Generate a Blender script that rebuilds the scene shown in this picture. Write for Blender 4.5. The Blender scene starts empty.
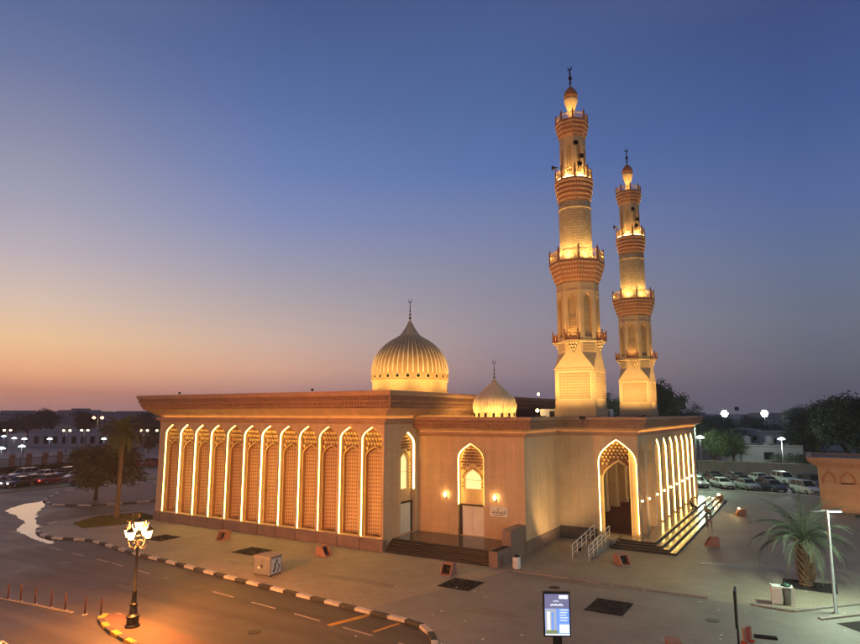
import bpy, math, random
from mathutils import Vector, Matrix
R=math.radians; PI=math.pi
sc=bpy.context.scene; COL=sc.collection
rnd=random.Random(7)
# ------------------------------------------------------------------ camera, view
CAM=(28.58,-40.43,10.5); YAW=31.10; PITCH=8.35
cd=bpy.data.cameras.new('camera'); cam=bpy.data.objects.new('camera',cd); COL.objects.link(cam)
cd.sensor_width=36; cd.lens=620/860*36; cd.clip_start=.2; cd.clip_end=9000
cam.location=CAM; cam.rotation_euler=(R(90+PITCH),0,R(YAW)); sc.camera=cam
sc.view_settings.view_transform='Standard'; sc.view_settings.look='None'
sc.view_settings.exposure=0; sc.view_settings.gamma=1
sc.cycles.use_denoising=True; sc.cycles.max_bounces=6; sc.cycles.diffuse_bounces=3; sc.cycles.glossy_bounces=3
sc.cycles.transparent_max_bounces=8; sc.cycles.volume_bounces=0; sc.cycles.sample_clamp_indirect=4
sc.cycles.caustics_reflective=False; sc.cycles.caustics_refractive=False
def lin(r,g,b):
    f=lambda c:(c/255/12.92 if c/255<=.04045 else ((c/255+.055)/1.055)**2.4)
    return (f(r),f(g),f(b),1)
# ------------------------------------------------------------------ materials
MT={}
def nodes(name):
    m=bpy.data.materials.new(name); m.use_nodes=True; nt=m.node_tree; b=nt.nodes['Principled BSDF']; return m,nt,b
def N(nt,t,**k):
    n=nt.nodes.new(t)
    for a,v in k.items():
        if a in n.inputs.keys(): n.inputs[a].default_value=v
        else: setattr(n,a,v)
    return n
def mat(name,c,rough=.7,ns=1.5,na=.25,bump=.0,bs=30,metal=0,c2=None,ns2=None):
    """surface with two scales of colour variation and optional bump"""
    m,nt,b=nodes(name); L=nt.links.new
    tc=N(nt,'ShaderNodeTexCoord')
    n1=N(nt,'ShaderNodeTexNoise',Scale=ns,Detail=6,Roughness=.65); L(tc.outputs['Object'],n1.inputs['Vector'])
    mr=N(nt,'ShaderNodeMapRange'); mr.inputs['From Min'].default_value=.3; mr.inputs['From Max'].default_value=.7
    L(n1.outputs['Fac'],mr.inputs['Value'])
    mx=N(nt,'ShaderNodeMix',data_type='RGBA')
    d=c2 or tuple(x*(1-na) for x in c[:3]); u=tuple(min(1,x*(1+na*.5)) for x in c[:3]) if not c2 else c[:3]
    mx.inputs[6].default_value=(*d[:3],1); mx.inputs[7].default_value=(*u,1)
    L(mr.outputs['Result'],mx.inputs['Factor']); L(mx.outputs[2],b.inputs['Base Color'])
    b.inputs['Roughness'].default_value=rough; b.inputs['Metallic'].default_value=metal
    if bump:
        n2=N(nt,'ShaderNodeTexNoise',Scale=bs,Detail=4); L(tc.outputs['Object'],n2.inputs['Vector'])
        bp=N(nt,'ShaderNodeBump',Strength=bump,Distance=.02); L(n2.outputs['Fac'],bp.inputs['Height']); L(bp.outputs['Normal'],b.inputs['Normal'])
    MT[name]=m; return m
def brickmat(name,c,c2,mortar,sx,sy,ms=.01,rough=.7,plane='xy',bump=.3,off=.5,big=.25,bigs=.25,spec=None):
    """blocks / pavers; plane picks the two object axes the courses run in; 'wall' uses x+y along, z up; 'cyl' wraps"""
    m,nt,b=nodes(name); L=nt.links.new
    tc=N(nt,'ShaderNodeTexCoord'); sp=N(nt,'ShaderNodeSeparateXYZ'); L(tc.outputs['Object'],sp.inputs[0])
    cb=N(nt,'ShaderNodeCombineXYZ')
    if plane=='xy': L(sp.outputs[0],cb.inputs[0]); L(sp.outputs[1],cb.inputs[1])
    elif plane=='wall':
        ad=N(nt,'ShaderNodeMath',operation='ADD'); L(sp.outputs[0],ad.inputs[0]); L(sp.outputs[1],ad.inputs[1])
        L(ad.outputs[0],cb.inputs[0]); L(sp.outputs[2],cb.inputs[1])
    else:
        at=N(nt,'ShaderNodeMath',operation='ARCTAN2'); L(sp.outputs[1],at.inputs[0]); L(sp.outputs[0],at.inputs[1])
        mu=N(nt,'ShaderNodeMath',operation='MULTIPLY'); L(at.outputs[0],mu.inputs[0]); mu.inputs[1].default_value=1.5
        L(mu.outputs[0],cb.inputs[0]); L(sp.outputs[2],cb.inputs[1])
    br=N(nt,'ShaderNodeTexBrick'); L(cb.outputs[0],br.inputs['Vector']); br.offset=off
    br.inputs['Color1'].default_value=(*c[:3],1); br.inputs['Color2'].default_value=(*c2[:3],1); br.inputs['Mortar'].default_value=(*mortar[:3],1)
    br.inputs['Scale'].default_value=1; br.inputs['Brick Width'].default_value=sx; br.inputs['Row Height'].default_value=sy
    br.inputs['Mortar Size'].default_value=ms; br.inputs['Mortar Smooth'].default_value=.3
    nb=N(nt,'ShaderNodeTexNoise',Scale=bigs,Detail=8,Roughness=.7); L(tc.outputs['Object'],nb.inputs['Vector'])
    mr=N(nt,'ShaderNodeMapRange'); mr.inputs['From Min'].default_value=.3; mr.inputs['From Max'].default_value=.7
    mr.inputs['To Min'].default_value=1-big; mr.inputs['To Max'].default_value=1+big*.6; L(nb.outputs['Fac'],mr.inputs['Value'])
    fac=mr.outputs['Result']
    if plane=='wall':
        mp=N(nt,'ShaderNodeMapping'); mp.inputs['Scale'].default_value=(2.2,2.2,.12); L(tc.outputs['Object'],mp.inputs['Vector'])
        n3=N(nt,'ShaderNodeTexNoise',Scale=1,Detail=6,Roughness=.6); L(mp.outputs[0],n3.inputs['Vector'])
        m3=N(nt,'ShaderNodeMapRange'); m3.inputs['From Min'].default_value=.35; m3.inputs['From Max'].default_value=.65; m3.inputs['To Min'].default_value=.90; m3.inputs['To Max'].default_value=1.06; L(n3.outputs['Fac'],m3.inputs['Value'])
        mm=N(nt,'ShaderNodeMath',operation='MULTIPLY'); L(fac,mm.inputs[0]); L(m3.outputs['Result'],mm.inputs[1]); fac=mm.outputs[0]
    vm=N(nt,'ShaderNodeVectorMath',operation='SCALE'); L(br.outputs['Color'],vm.inputs[0]); L(fac,vm.inputs['Scale'])
    L(vm.outputs[0],b.inputs['Base Color']); b.inputs['Roughness'].default_value=rough
    if bump:
        bp=N(nt,'ShaderNodeBump',Strength=bump,Distance=.02); bp.invert=True
        L(br.outputs['Fac'],bp.inputs['Height']); L(bp.outputs['Normal'],b.inputs['Normal'])
    MT[name]=m; return m
def emit(name,c,s,dif=.5):
    m,nt,b=nodes(name); b.inputs['Base Color'].default_value=(dif,dif,dif,1)
    b.inputs['Emission Color'].default_value=(*c[:3],1); b.inputs['Emission Strength'].default_value=s
    MT[name]=m; return m
WARM=(1,.60,.20); GOLD=(1,.66,.26)
brickmat('stucco',(.60,.415,.265),(.575,.40,.255),(.49,.335,.215),1.5,.62,.012,.75,'wall',.18,.5,.18,.4)
mat('cornice',(.42,.245,.17),.7,1.2,.22,.1,20)
mat('dentil',(.32,.17,.11),.75,2,.2)
brickmat('plinth_stone',(.25,.165,.14),(.23,.15,.13),(.16,.11,.095),1.1,.5,.012,.5,'wall',.2,.5,.2,.6)
brickmat('plinth_dark',(.12,.085,.075),(.11,.08,.07),(.08,.06,.05),1.1,.5,.01,.45,'wall',.2,.5,.2,.6)
mat('gold_trim',(.62,.42,.20),.6,2,.15)
mat('niche_frame',(.30,.13,.065),.7,2,.2)
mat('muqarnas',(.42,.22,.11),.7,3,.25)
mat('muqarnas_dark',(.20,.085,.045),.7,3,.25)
# lattice screens: terracotta with rows of small pierced holes
def screen(name,c,hole,s=5.2):
    m,nt,b=nodes(name); L=nt.links.new
    tc=N(nt,'ShaderNodeTexCoord'); sp=N(nt,'ShaderNodeSeparateXYZ'); L(tc.outputs['Object'],sp.inputs[0])
    ad=N(nt,'ShaderNodeMath',operation='ADD'); L(sp.outputs[0],ad.inputs[0]); L(sp.outputs[1],ad.inputs[1])
    def wave(src,k,ph=0):
        mu=N(nt,'ShaderNodeMath',operation='MULTIPLY_ADD'); L(src,mu.inputs[0]); mu.inputs[1].default_value=k*PI; mu.inputs[2].default_value=ph
        s_=N(nt,'ShaderNodeMath',operation='SINE'); L(mu.outputs[0],s_.inputs[0]); return s_.outputs[0]
    a=wave(ad.outputs[0],s); bb=wave(sp.outputs[2],s*.8)
    pr=N(nt,'ShaderNodeMath',operation='MULTIPLY'); L(a,pr.inputs[0]); L(bb,pr.inputs[1])
    ab=N(nt,'ShaderNodeMath',operation='ABSOLUTE'); L(pr.outputs[0],ab.inputs[0])
    cr=N(nt,'ShaderNodeMapRange'); cr.inputs['From Min'].default_value=.55; cr.inputs['From Max'].default_value=.75; L(ab.outputs[0],cr.inputs['Value'])
    nz=N(nt,'ShaderNodeTexNoise',Scale=1.2,Detail=5); L(tc.outputs['Object'],nz.inputs['Vector'])
    m0=N(nt,'ShaderNodeMix',data_type='RGBA'); m0.inputs[6].default_value=(*[x*.75 for x in c],1); m0.inputs[7].default_value=(*c,1); L(nz.outputs['Fac'],m0.inputs['Factor'])
    mx=N(nt,'ShaderNodeMix',data_type='RGBA'); L(m0.outputs[2],mx.inputs[6]); mx.inputs[7].default_value=(*hole,1)
    L(cr.outputs['Result'],mx.inputs['Factor']); L(mx.outputs[2],b.inputs['Base Color']); b.inputs['Roughness'].default_value=.7
    bp=N(nt,'ShaderNodeBump',Strength=.5,Distance=.03); bp.invert=True; L(cr.outputs['Result'],bp.inputs['Height']); L(bp.outputs['Normal'],b.inputs['Normal'])
    MT[name]=m
screen('lattice',(.56,.33,.215),(.20,.09,.05),4.2)
screen('stone_panel',(.52,.35,.18),(.26,.15,.07),5)
mat('minaret_stone',(.60,.41,.215),.7,1.0,.15,.15,18)
brickmat('minaret_brick',(.70,.55,.34),(.50,.37,.21),(.28,.18,.09),.30,.17,.035,.75,'cyl',.6,.5,.15,.6)
mat('minaret_corbel',(.40,.155,.06),.7,3,.25)
mat('minaret_corbel_light',(.85,.56,.28),.7,3,.2)  # tone raised so the corbel teeth look like lit bands
mat('red_wood',(.26,.10,.045),.6,3,.3)
mat('dome_tile',(.44,.27,.12),.55,1.2,.2)
mat('dome_tile_pale',(.66,.51,.30),.5,1.2,.15)
mat('dome_rib',(.86,.72,.48),.5,1.2,.1)
mat('dome_cap',(.66,.48,.28),.5,1.2,.15)
mat('bronze',(.05,.035,.03),.4,4,.3,metal=.7)
mat('dark_metal',(.018,.017,.016),.45,4,.3,metal=.4)
mat('grey_metal',(.30,.30,.31),.4,4,.15,metal=.5)
mat('white_paint',(.68,.66,.63),.5,3,.12)
mat('door_white',(.78,.73,.70),.5,2,.1)
mat('dark_wood',(.035,.018,.014),.5,4,.3)
mat('step_dark',(.022,.018,.017),.35,3,.3)
mat('tread_marble',(.34,.27,.19),.16,2.5,.18)
mat('platform_marble',(.10,.085,.07),.14,1.4,.35)
mat('carpet',(.10,.018,.015),.9,2,.3)
mat('soil',(.016,.010,.008),.95,6,.5,.6,12)
mat('concrete',(.27,.23,.20),.8,3,.2,.2,20)
mat('pink_concrete',(.36,.17,.12),.75,5,.3,.2,20)
mat('kerb_black',(.020,.018,.018),.6,3,.5,c2=(.06,.055,.05))
mat('kerb_white',(.66,.60,.54),.6,3,.25,c2=(.34,.29,.25))
mat('line_paint',(.42,.34,.27),.6,7,.45)
mat('yellow_paint',(.50,.27,.03),.6,7,.3)
mat('roof_grey',(.20,.16,.13),.85,1.5,.3)
mat('glass_dark',(.01,.011,.013),.25,2,.1); MT['glass_dark'].node_tree.nodes['Principled BSDF'].inputs['Specular IOR Level'].default_value=.22
mat('tyre',(.015,.015,.015),.8,6,.2)
mat('bark',(.10,.065,.04),.9,8,.5,.6,25)
mat('palm_bark',(.17,.105,.062),.9,9,.5,.8,18)
def leafmat(name,c,c2):
    m,nt,b=nodes(name); L=nt.links.new
    g=N(nt,'ShaderNodeNewGeometry'); mx=N(nt,'ShaderNodeMix',data_type='RGBA')
    mx.inputs[6].default_value=(*c,1); mx.inputs[7].default_value=(*c2,1)
    L(g.outputs['Random Per Island'],mx.inputs['Factor']); L(mx.outputs[2],b.inputs['Base Color']); b.inputs['Roughness'].default_value=.6
    MT[name]=m
leafmat('leaf_dark',(.018,.028,.012),(.045,.06,.022)); leafmat('leaf_mid',(.035,.06,.018),(.09,.13,.04))
leafmat('leaf_palm',(.05,.06,.022),(.10,.115,.045)); leafmat('leaf_palm_green',(.030,.042,.026),(.075,.090,.052)); leafmat('grass',(.05,.06,.012),(.10,.11,.025))
brickmat('paver',(.345,.29,.215),(.30,.252,.188),(.19,.158,.12),.40,.20,.012,.62,'xy',.25,.5,.30,.16)
brickmat('paver_lower',(.29,.265,.225),(.255,.232,.20),(.17,.15,.13),.24,.12,.010,.66,'xy',.25,.5,.28,.20)
brickmat('paver_red',(.13,.07,.05),(.11,.06,.045),(.07,.04,.03),.22,.11,.010,.6,'xy',.3,.5,.2,.5)
def asphalt():
    m,nt,b=nodes('asphalt'); L=nt.links.new; tc=N(nt,'ShaderNodeTexCoord')
    a=N(nt,'ShaderNodeTexNoise',Scale=.18,Detail=8,Roughness=.7); L(tc.outputs['Object'],a.inputs['Vector'])
    mp=N(nt,'ShaderNodeMapping'); mp.inputs['Scale'].default_value=(.05,.9,1); L(tc.outputs['Object'],mp.inputs['Vector'])
    s=N(nt,'ShaderNodeTexNoise',Scale=1.0,Detail=5); L(mp.outputs[0],s.inputs['Vector'])
    f=N(nt,'ShaderNodeTexNoise',Scale=40,Detail=3); L(tc.outputs['Object'],f.inputs['Vector'])
    ad=N(nt,'ShaderNodeMath',operation='ADD'); L(a.outputs['Fac'],ad.inputs[0]); L(s.outputs['Fac'],ad.inputs[1])
    ra=N(nt,'ShaderNodeMapRange'); ra.inputs['From Min'].default_value=.7; ra.inputs['From Max'].default_value=1.3; L(ad.outputs[0],ra.inputs['Value'])
    mx=N(nt,'ShaderNodeMix',data_type='RGBA'); mx.inputs[6].default_value=(.030,.026,.024,1); mx.inputs[7].default_value=(.090,.076,.066,1); L(ra.outputs['Result'],mx.inputs['Factor'])
    L(mx.outputs[2],b.inputs['Base Color'])
    rr=N(nt,'ShaderNodeMapRange'); rr.inputs['From Min'].default_value=.3; rr.inputs['From Max'].default_value=.7; rr.inputs['To Min'].default_value=.42; rr.inputs['To Max'].default_value=.7
    L(a.outputs['Fac'],rr.inputs['Value']); L(rr.outputs['Result'],b.inputs['Roughness'])
    bp=N(nt,'ShaderNodeBump',Strength=.35,Distance=.01); L(f.outputs['Fac'],bp.inputs['Height']); L(bp.outputs['Normal'],b.inputs['Normal']); MT['asphalt']=m
asphalt()
mat('earth',(.11,.085,.065),.95,.02,.5)
mat('far_paving',(.17,.165,.17),.7,.05,.35)
mat('wet',(.015,.014,.013),.04,1,.2)
mat('house_white',(.42,.41,.42),.8,.6,.2)
mat('house_tan',(.30,.23,.19),.8,.5,.25)
mat('tower_grey',(.26,.22,.23),.85,.05,.3)
mat('pavilion_wall',(.46,.285,.17),.75,.8,.2)
mat('brick_pillar',(.30,.13,.09),.8,3,.3)
mat('skin',(.28,.15,.10),.6,9,.1); mat('cloth_dark',(.03,.028,.035),.9,9,.3); mat('cloth_khaki',(.34,.27,.13),.9,9,.2)
mat('green_plastic',(.02,.07,.05),.5,5,.2); mat('bollard_paint',(.075,.022,.014),.5,6,.3); mat('red_paint',(.35,.04,.03),.5,6,.3)
for n,c in dict(white=(.62,.62,.60),silver=(.33,.34,.35),black=(.014,.014,.016),blue=(.02,.03,.06),red=(.25,.02,.02),grey=(.10,.10,.11)).items():
    m=mat('car_'+n,c,.28,3,.08); m.node_tree.nodes['Principled BSDF'].inputs['Coat Weight'].default_value=.6
emit('strip',(1,.62,.12),15.0); emit('strip_worn',(1,.60,.12),9.5); emit('strip_fresh',(1,.65,.15),19); emit('strip_porch',(1,.65,.15),14.0); emit('ring',(1,.66,.22),18); emit('dome_ring',(1,.60,.16),45); emit('cove',(1,.56,.13),8); emit('cove_dim',(1,.60,.20),3.5); emit('globe_white',(.9,.97,1),3.5)
emit('window_glow',(1,.78,.30),.95); emit('sconce_glow',(1,.62,.22),40)
emit('lantern',(1,.50,.13),26); emit('led_head',(.78,1,.85),22); emit('led_far',(.85,.95,1),14); emit('stadium',(.86,.95,1),60)
emit('yellow_far',(1,.72,.35),12); emit('orange_far',(1,.45,.12),16)
emit('head_lamp',(1,.95,.85),4); emit('tail_lamp',(1,.06,.04),3)
emit('ad_blue',lin(35,125,215),1.3); emit('ad_deep',lin(20,70,140),.9); emit('ad_white',(.85,.93,1),1.1); emit('ad_pale',lin(170,185,195),.8); emit('ad_green',lin(90,140,50),.7)
# ------------------------------------------------------------------ mesh builder
def arr(p): return tuple(p)
class MB:
    def __init__(s): s.v=[]; s.f=[]
    def pts(s,ps):
        i=len(s.v); s.v+= [tuple(p) for p in ps]; return list(range(i,i+len(ps)))
    def poly(s,*ps): s.f.append(s.pts(ps)); return s
    def box(s,x0,x1,y0,y1,z0,z1,M=None):
        p=[(x0,y0,z0),(x1,y0,z0),(x1,y1,z0),(x0,y1,z0),(x0,y0,z1),(x1,y0,z1),(x1,y1,z1),(x0,y1,z1)]
        if M is not None: p=[M@Vector(q) for q in p]
        i=s.pts(p)
        for f in ((3,2,1,0),(4,5,6,7),(0,1,5,4),(1,2,6,5),(2,3,7,6),(3,0,4,7)): s.f.append([i[k] for k in f])
        return s
    def frustum(s,a,b,z0,z1,M=None): # a,b = (x0,x1,y0,y1)
        p=[(a[0],a[2],z0),(a[1],a[2],z0),(a[1],a[3],z0),(a[0],a[3],z0),(b[0],b[2],z1),(b[1],b[2],z1),(b[1],b[3],z1),(b[0],b[3],z1)]
        if M is not None: p=[M@Vector(q) for q in p]
        i=s.pts(p)
        for f in ((3,2,1,0),(4,5,6,7),(0,1,5,4),(1,2,6,5),(2,3,7,6),(3,0,4,7)): s.f.append([i[k] for k in f])
        return s
    def prism(s,poly,z0,z1,M=None):
        n=len(poly); T=(lambda q:M@Vector(q)) if M is not None else (lambda q:q)
        a=s.pts([T((x,y,z0)) for x,y in poly]); b=s.pts([T((x,y,z1)) for x,y in poly])
        s.f.append(a[::-1]); s.f.append(b)
        for i in range(n): j=(i+1)%n; s.f.append([a[i],a[j],b[j],b[i]])
        return s
    def lathe(s,prof,n=24,c=(0,0,0),ph=0,mod=None,cap=True):
        rows=[]
        for r,z in prof:
            rows.append(s.pts([(c[0]+(r if mod is None else mod(r,z,2*PI*i/n))*math.cos(ph+2*PI*i/n),c[1]+(r if mod is None else mod(r,z,2*PI*i/n))*math.sin(ph+2*PI*i/n),c[2]+z) for i in range(n)]))
        for a,b in zip(rows,rows[1:]):
            for i in range(n): j=(i+1)%n; s.f.append([a[i],a[j],b[j],b[i]])
        if cap: s.f.append(rows[0][::-1]); s.f.append(rows[-1])
        return s
    def tube(s,ps,rs,n=8,cap=True):
        ps=[Vector(p) for p in ps]; rs=rs if isinstance(rs,(list,tuple)) else [rs]*len(ps); rows=[]
        for i,p in enumerate(ps):
            d=(ps[min(i+1,len(ps)-1)]-ps[max(i-1,0)]).normalized()
            a=d.orthogonal().normalized() if abs(d.z)>.95 else d.cross(Vector((0,0,1))).normalized()
            if abs(d.z)>.95: a=(Vector((1,0,0))-d*d.x).normalized()
            b=d.cross(a)
            rows.append(s.pts([p+(a*math.cos(2*PI*k/n)+b*math.sin(2*PI*k/n))*rs[i] for k in range(n)]))
        for a,b in zip(rows,rows[1:]):
            for k in range(n): j=(k+1)%n; s.f.append([a[k],a[j],b[j],b[k]])
        if cap: s.f.append(rows[0][::-1]); s.f.append(rows[-1])
        return s
    def ball(s,c,r,n=12,m=7,sz=1):
        return s.lathe([(max(.001,r*math.sin(PI*k/m)),-r*sz*math.cos(PI*k/m)) for k in range(m+1)],n,c)
    def build(s,name,m,parent=None,smooth=False,bevel=0,seg=2):
        me=bpy.data.meshes.new(name); me.from_pydata(s.v,[],s.f); me.update()
        if smooth:
            me.polygons.foreach_set('use_smooth',[True]*len(me.polygons))
        o=bpy.data.objects.new(name,me); COL.objects.link(o); me.materials.append(MT[m] if isinstance(m,str) else m)
        if parent: o.parent=parent
        if smooth=='auto':
            me.set_sharp_from_angle(angle=R(40))
        if bevel:
            b=o.modifiers.new('bevel','BEVEL'); b.width=bevel; b.segments=seg; b.limit_method='ANGLE'
        return o
def tag(o,label=None,cat=None,group=None,kind=None):
    if label: o['label']=label
    if cat: o['category']=cat
    if group: o['group']=group
    if kind: o['kind']=kind
    return o
def empty(name,loc=(0,0,0),rz=0,**k):
    o=bpy.data.objects.new(name,None); COL.objects.link(o); o.location=loc; o.rotation_euler=(0,0,rz); o.empty_display_size=.3
    return tag(o,**k)
def struct(o): o['kind']='structure'; return o
def copy_tree(o,parent=None):
    c=o.copy(); COL.objects.link(c); c.parent=parent
    for ch in list(o.children): copy_tree(ch,c)
    return c
def place(o,loc,rz=0,scale=None,label=None,group=None):
    o.location=loc; o.rotation_euler=(0,0,rz)
    if scale: o.scale=(scale,)*3 if not isinstance(scale,tuple) else scale
    if label: o['label']=label
    if group: o['group']=group
    return o
def lamp(name,typ,loc,energy,color,parent=None,size=.1,spot=None,target=None,blend=.6):
    d=bpy.data.lights.new(name,typ); d.energy=energy; d.color=color[:3]
    if typ in('POINT','SPOT'): d.shadow_soft_size=size
    if typ=='SPOT': d.spot_size=R(spot); d.spot_blend=blend
    o=bpy.data.objects.new(name,d); COL.objects.link(o); o.location=loc
    if target is not None: o.rotation_euler=(Vector(target)-Vector(loc)).to_track_quat('-Z','Y').to_euler()
    if parent: o.parent=parent
    return o
# ------------------------------------------------------------------ arches
PROF=[(1,0),(.985,.14),(.94,.28),(.84,.44),(.68,.59),(.46,.74),(.23,.88),(0,1)]
def apts(cx,hw,zs,za):
    l=[(cx-hw*x,zs+(za-zs)*z) for x,z in PROF]; return l+[(2*cx-x,z) for x,z in l[:-1]][::-1]
def face_T(o,d,n): # origin, along, outward normal
    o,d,n=Vector(o),Vector(d),Vector(n)
    return lambda x,dep,z: tuple(o+d*x-n*dep+Vector((0,0,z)))
def arch_wall(mb,T,x0,x1,z0,z1,cx,hw,zb,zs,za,dep,d0=0,sill=True):
    q=lambda a,b,c,d: mb.poly(T(a,d0,c),T(b,d0,c),T(b,d0,d),T(a,d0,d))
    q(x0,cx-hw,z0,z1); q(cx+hw,x1,z0,z1)
    if zb>z0: q(cx-hw,cx+hw,z0,zb)
    ps=apts(cx,hw,zs,za)
    for (ax,az),(bx,bz) in zip(ps,ps[1:]): mb.poly(T(ax,d0,az),T(bx,d0,bz),T(bx,d0,z1),T(ax,d0,z1))
    out=[(cx-hw,zb)]+ps+[(cx+hw,zb)]
    for (ax,az),(bx,bz) in zip(out,out[1:]): mb.poly(T(ax,d0,az),T(ax,d0+dep,az),T(bx,d0+dep,bz),T(bx,d0,bz))
    if sill: mb.poly(T(cx-hw,d0,zb),T(cx+hw,d0,zb),T(cx+hw,d0+dep,zb),T(cx-hw,d0+dep,zb))
def arch_band(mb,T,cx,hw,zb,zs,za,d0,d1,th):
    """ribbon of thickness th lying against the inside of an arch outline, between depths d0 and d1"""
    o=[(cx-hw,zb)]+apts(cx,hw,zs,za)+[(cx+hw,zb)]
    k=(hw-th)/hw; i=[(cx+(x-cx)*k, z if j in(0,len(o)-1) else z-th*(.15+1.2*max(0,(z-zs)/(za-zs)))) for j,(x,z) in enumerate(o)]
    for (a,b),(c,d) in zip(zip(o,o[1:]),zip(i,i[1:])):
        A0,B0,C0,D0=T(a[0],d0,a[1]),T(b[0],d0,b[1]),T(d[0],d0,d[1]),T(c[0],d0,c[1])
        A1,B1,C1,D1=T(a[0],d1,a[1]),T(b[0],d1,b[1]),T(d[0],d1,d[1]),T(c[0],d1,c[1])
        mb.poly(A0,B0,C0,D0); mb.poly(D0,C0,C1,D1); mb.poly(A1,D1,C1,B1)
    for a,c in ((o[0],i[0]),(o[-1],i[-1])): mb.poly(T(a[0],d0,a[1]),T(c[0],d0,c[1]),T(c[0],d1,c[1]),T(a[0],d1,a[1]))
def arch_field(T,cx,hw,zs,za,ihw,izs,iza,zlow,dep,mname,parent):
    def hz_(x,h,a,b):
        x=abs(x)/h
        if x>=1: return a
        for (x0,t0),(x1,t1) in zip(PROF,PROF[1:]):
            if x>=x1: return a+(b-a)*(t0+(t1-t0)*(x0-x)/(x0-x1))
        return b
    mb=MB(); n=48; X=[-hw+.004+(2*hw-.008)*i/n for i in range(n+1)]
    for a,b in zip(X,X[1:]):
        lo=lambda x: zlow if abs(x)>ihw else hz_(x,ihw,izs,iza)
        mb.poly(T(cx+a,dep,lo(a)),T(cx+b,dep,lo(b)),T(cx+b,dep,hz_(b,hw,zs,za)),T(cx+a,dep,hz_(a,hw,zs,za)))
    return mb.build('tympanum',mname,parent)
def half_w(z,hw,zs,za):
    if z<=zs: return hw
    t=(z-zs)/(za-zs)
    if t>=1: return 0
    for (x0,t0),(x1,t1) in zip(PROF,PROF[1:]):
        if t<=t1: return hw*(x0+(x1-x0)*(t-t0)/(t1-t0))
    return 0
def muqarnas(T,cx,hw,zs,za,ihw,izs,iza,dep,cw,ch,zlow,mname,parent,pro=.28):
    """stalactite cells filling the field between an outer and an inner arch; rows step forward as they rise"""
    mb=MB(); z=zlow; row=0; rows=int((za-zlow)/ch)
    while z<za-ch*.6:
        w=half_w(z+ch*.7,hw,zs,za)-.04; p=pro*(.35+.65*row/max(1,rows))
        n=int(w*2/cw)+2
        for i in range(-n,n+1):
            x=cx+(i+(.5 if row%2 else 0))*cw
            if abs(x-cx)+cw*.42>w: continue
            if z<iza and abs(x-cx)<half_w(z,ihw,izs,iza)+cw*.35: continue
            h=cw*(.34 if mname=='gold_trim' else .42)
            top=[T(x-h,dep-.002,z+ch*.86),T(x+h,dep-.002,z+ch*.86),T(x+h*.8,dep-p,z+ch*.86),T(x-h*.8,dep-p,z+ch*.86)]
            mid=[T(x-h*.8,dep-p,z+ch*.55),T(x+h*.8,dep-p,z+ch*.55)]
            bot=T(x,dep-.002,z)
            mb.poly(*top); mb.poly(top[3],top[2],mid[1],mid[0]); mb.poly(mid[0],mid[1],bot)
            mb.poly(top[0],top[3],mid[0],bot); mb.poly(top[2],top[1],bot,mid[1])
        z+=ch; row+=1
    return mb.build('muqarnas',mname,parent)
# ------------------------------------------------------------------ footprint trim
def offset_poly(P,d):
    out=[]; n=len(P)
    for i in range(n):
        a,b,c=Vector(P[i-1]),Vector(P[i]),Vector(P[(i+1)%n])
        e1=(b-a).normalized(); e2=(c-b).normalized(); n1=Vector((e1.y,-e1.x)); n2=Vector((e2.y,-e2.x))
        k=(n1+n2)/(1+n1.dot(n2)); out.append(tuple(b+k*d))
    return out
def profile_ring(mb,P,prof):
    rows=[mb.pts([(x,y,z) for x,y in offset_poly(P,d)]) for d,z in prof]; n=len(P)
    for a,b in zip(rows,rows[1:]):
        for i in range(n): j=(i+1)%n; mb.f.append([a[i],a[j],b[j],b[i]])
def dentils(mb,P,d,z0,z1,w,gap,t,edges):
    Q=offset_poly(P,d); n=len(Q)
    for e in edges:
        a,b=Vector(Q[e]),Vector(Q[(e+1)%n]); L=(b-a).length; u=(b-a)/L; nn=Vector((u.y,-u.x)); k=int(L/(w+gap))
        for i in range(k):
            s=a+u*((i+.5)*L/k-w/2); p=[s-nn*.02,s+u*w-nn*.02,s+u*w+nn*t,s+nn*t]
            mb.prism([tuple(q) for q in p],z0,z1)
# =================================================================== MOSQUE
mosque=empty('mosque',(0,0,0),label='beige mosque with gold lit pointed arches, ribbed domes and heavy cornice, filling the centre',cat='mosque')
HALL=[(-27.7,0),(0,0),(0,53),(-27.7,53)]
LOW=[(0,5),(9.65,5),(9.65,12.5),(16.45,12.5),(16.45,42.5),(9.65,42.5),(9.65,50),(0,50)]
TH=face_T((0,0,0),(1,0,0),(0,-1,0))
# ---- hall walls
w=MB()
BX=[-1.21-2.235*k for k in range(12)]
x_hi=0
for k,cx in enumerate(BX):
    arch_wall(w,TH,cx-1.1175 if k<11 else -27.7,cx+1.1175 if k else 0,.3,9.75,cx,1.0,.92,8.35,9.38,.5)
TS=face_T((0,0,0),(0,1,0),(1,0,0))
arch_wall(w,TS,0,5.0,0,9.75,3.42,1.07,.81,7.84,8.95,.5)
w.poly((0,5,0),(0,53,0),(0,53,9.75),(0,5,9.75)); w.poly((0,53,0),(-27.7,53,0),(-27.7,53,9.75),(0,53,9.75)); w.poly((-27.7,53,0),(-27.7,0,0),(-27.7,0,9.75),(-27.7,53,9.75))
w.box(-27.6,-.02,2.2,2.4,0,9.7)
w.build('hall_wall','stucco',mosque)
MB().box(-26.9,-.9,1.0,52,11.55,11.75).build('hall_roof','roof_grey',mosque)
c=MB(); profile_ring(c,HALL,[(0,9.6),(.07,9.62),(.07,9.80),(.34,9.86),(.34,10.06),(.29,10.06),(.29,9.92),(.06,9.92),(.06,10.1),(.20,10.2),(.48,10.36),(.82,10.62),(1.12,10.80),(1.22,10.86),(1.24,11.02),(1.36,11.06),(1.38,11.36),(1.50,11.42),(1.52,11.80),(1.66,11.86),(1.72,12.02),(1.72,12.22),(.9,12.24),(.9,11.6)])
c.build('hall_cornice','cornice',mosque)
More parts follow.
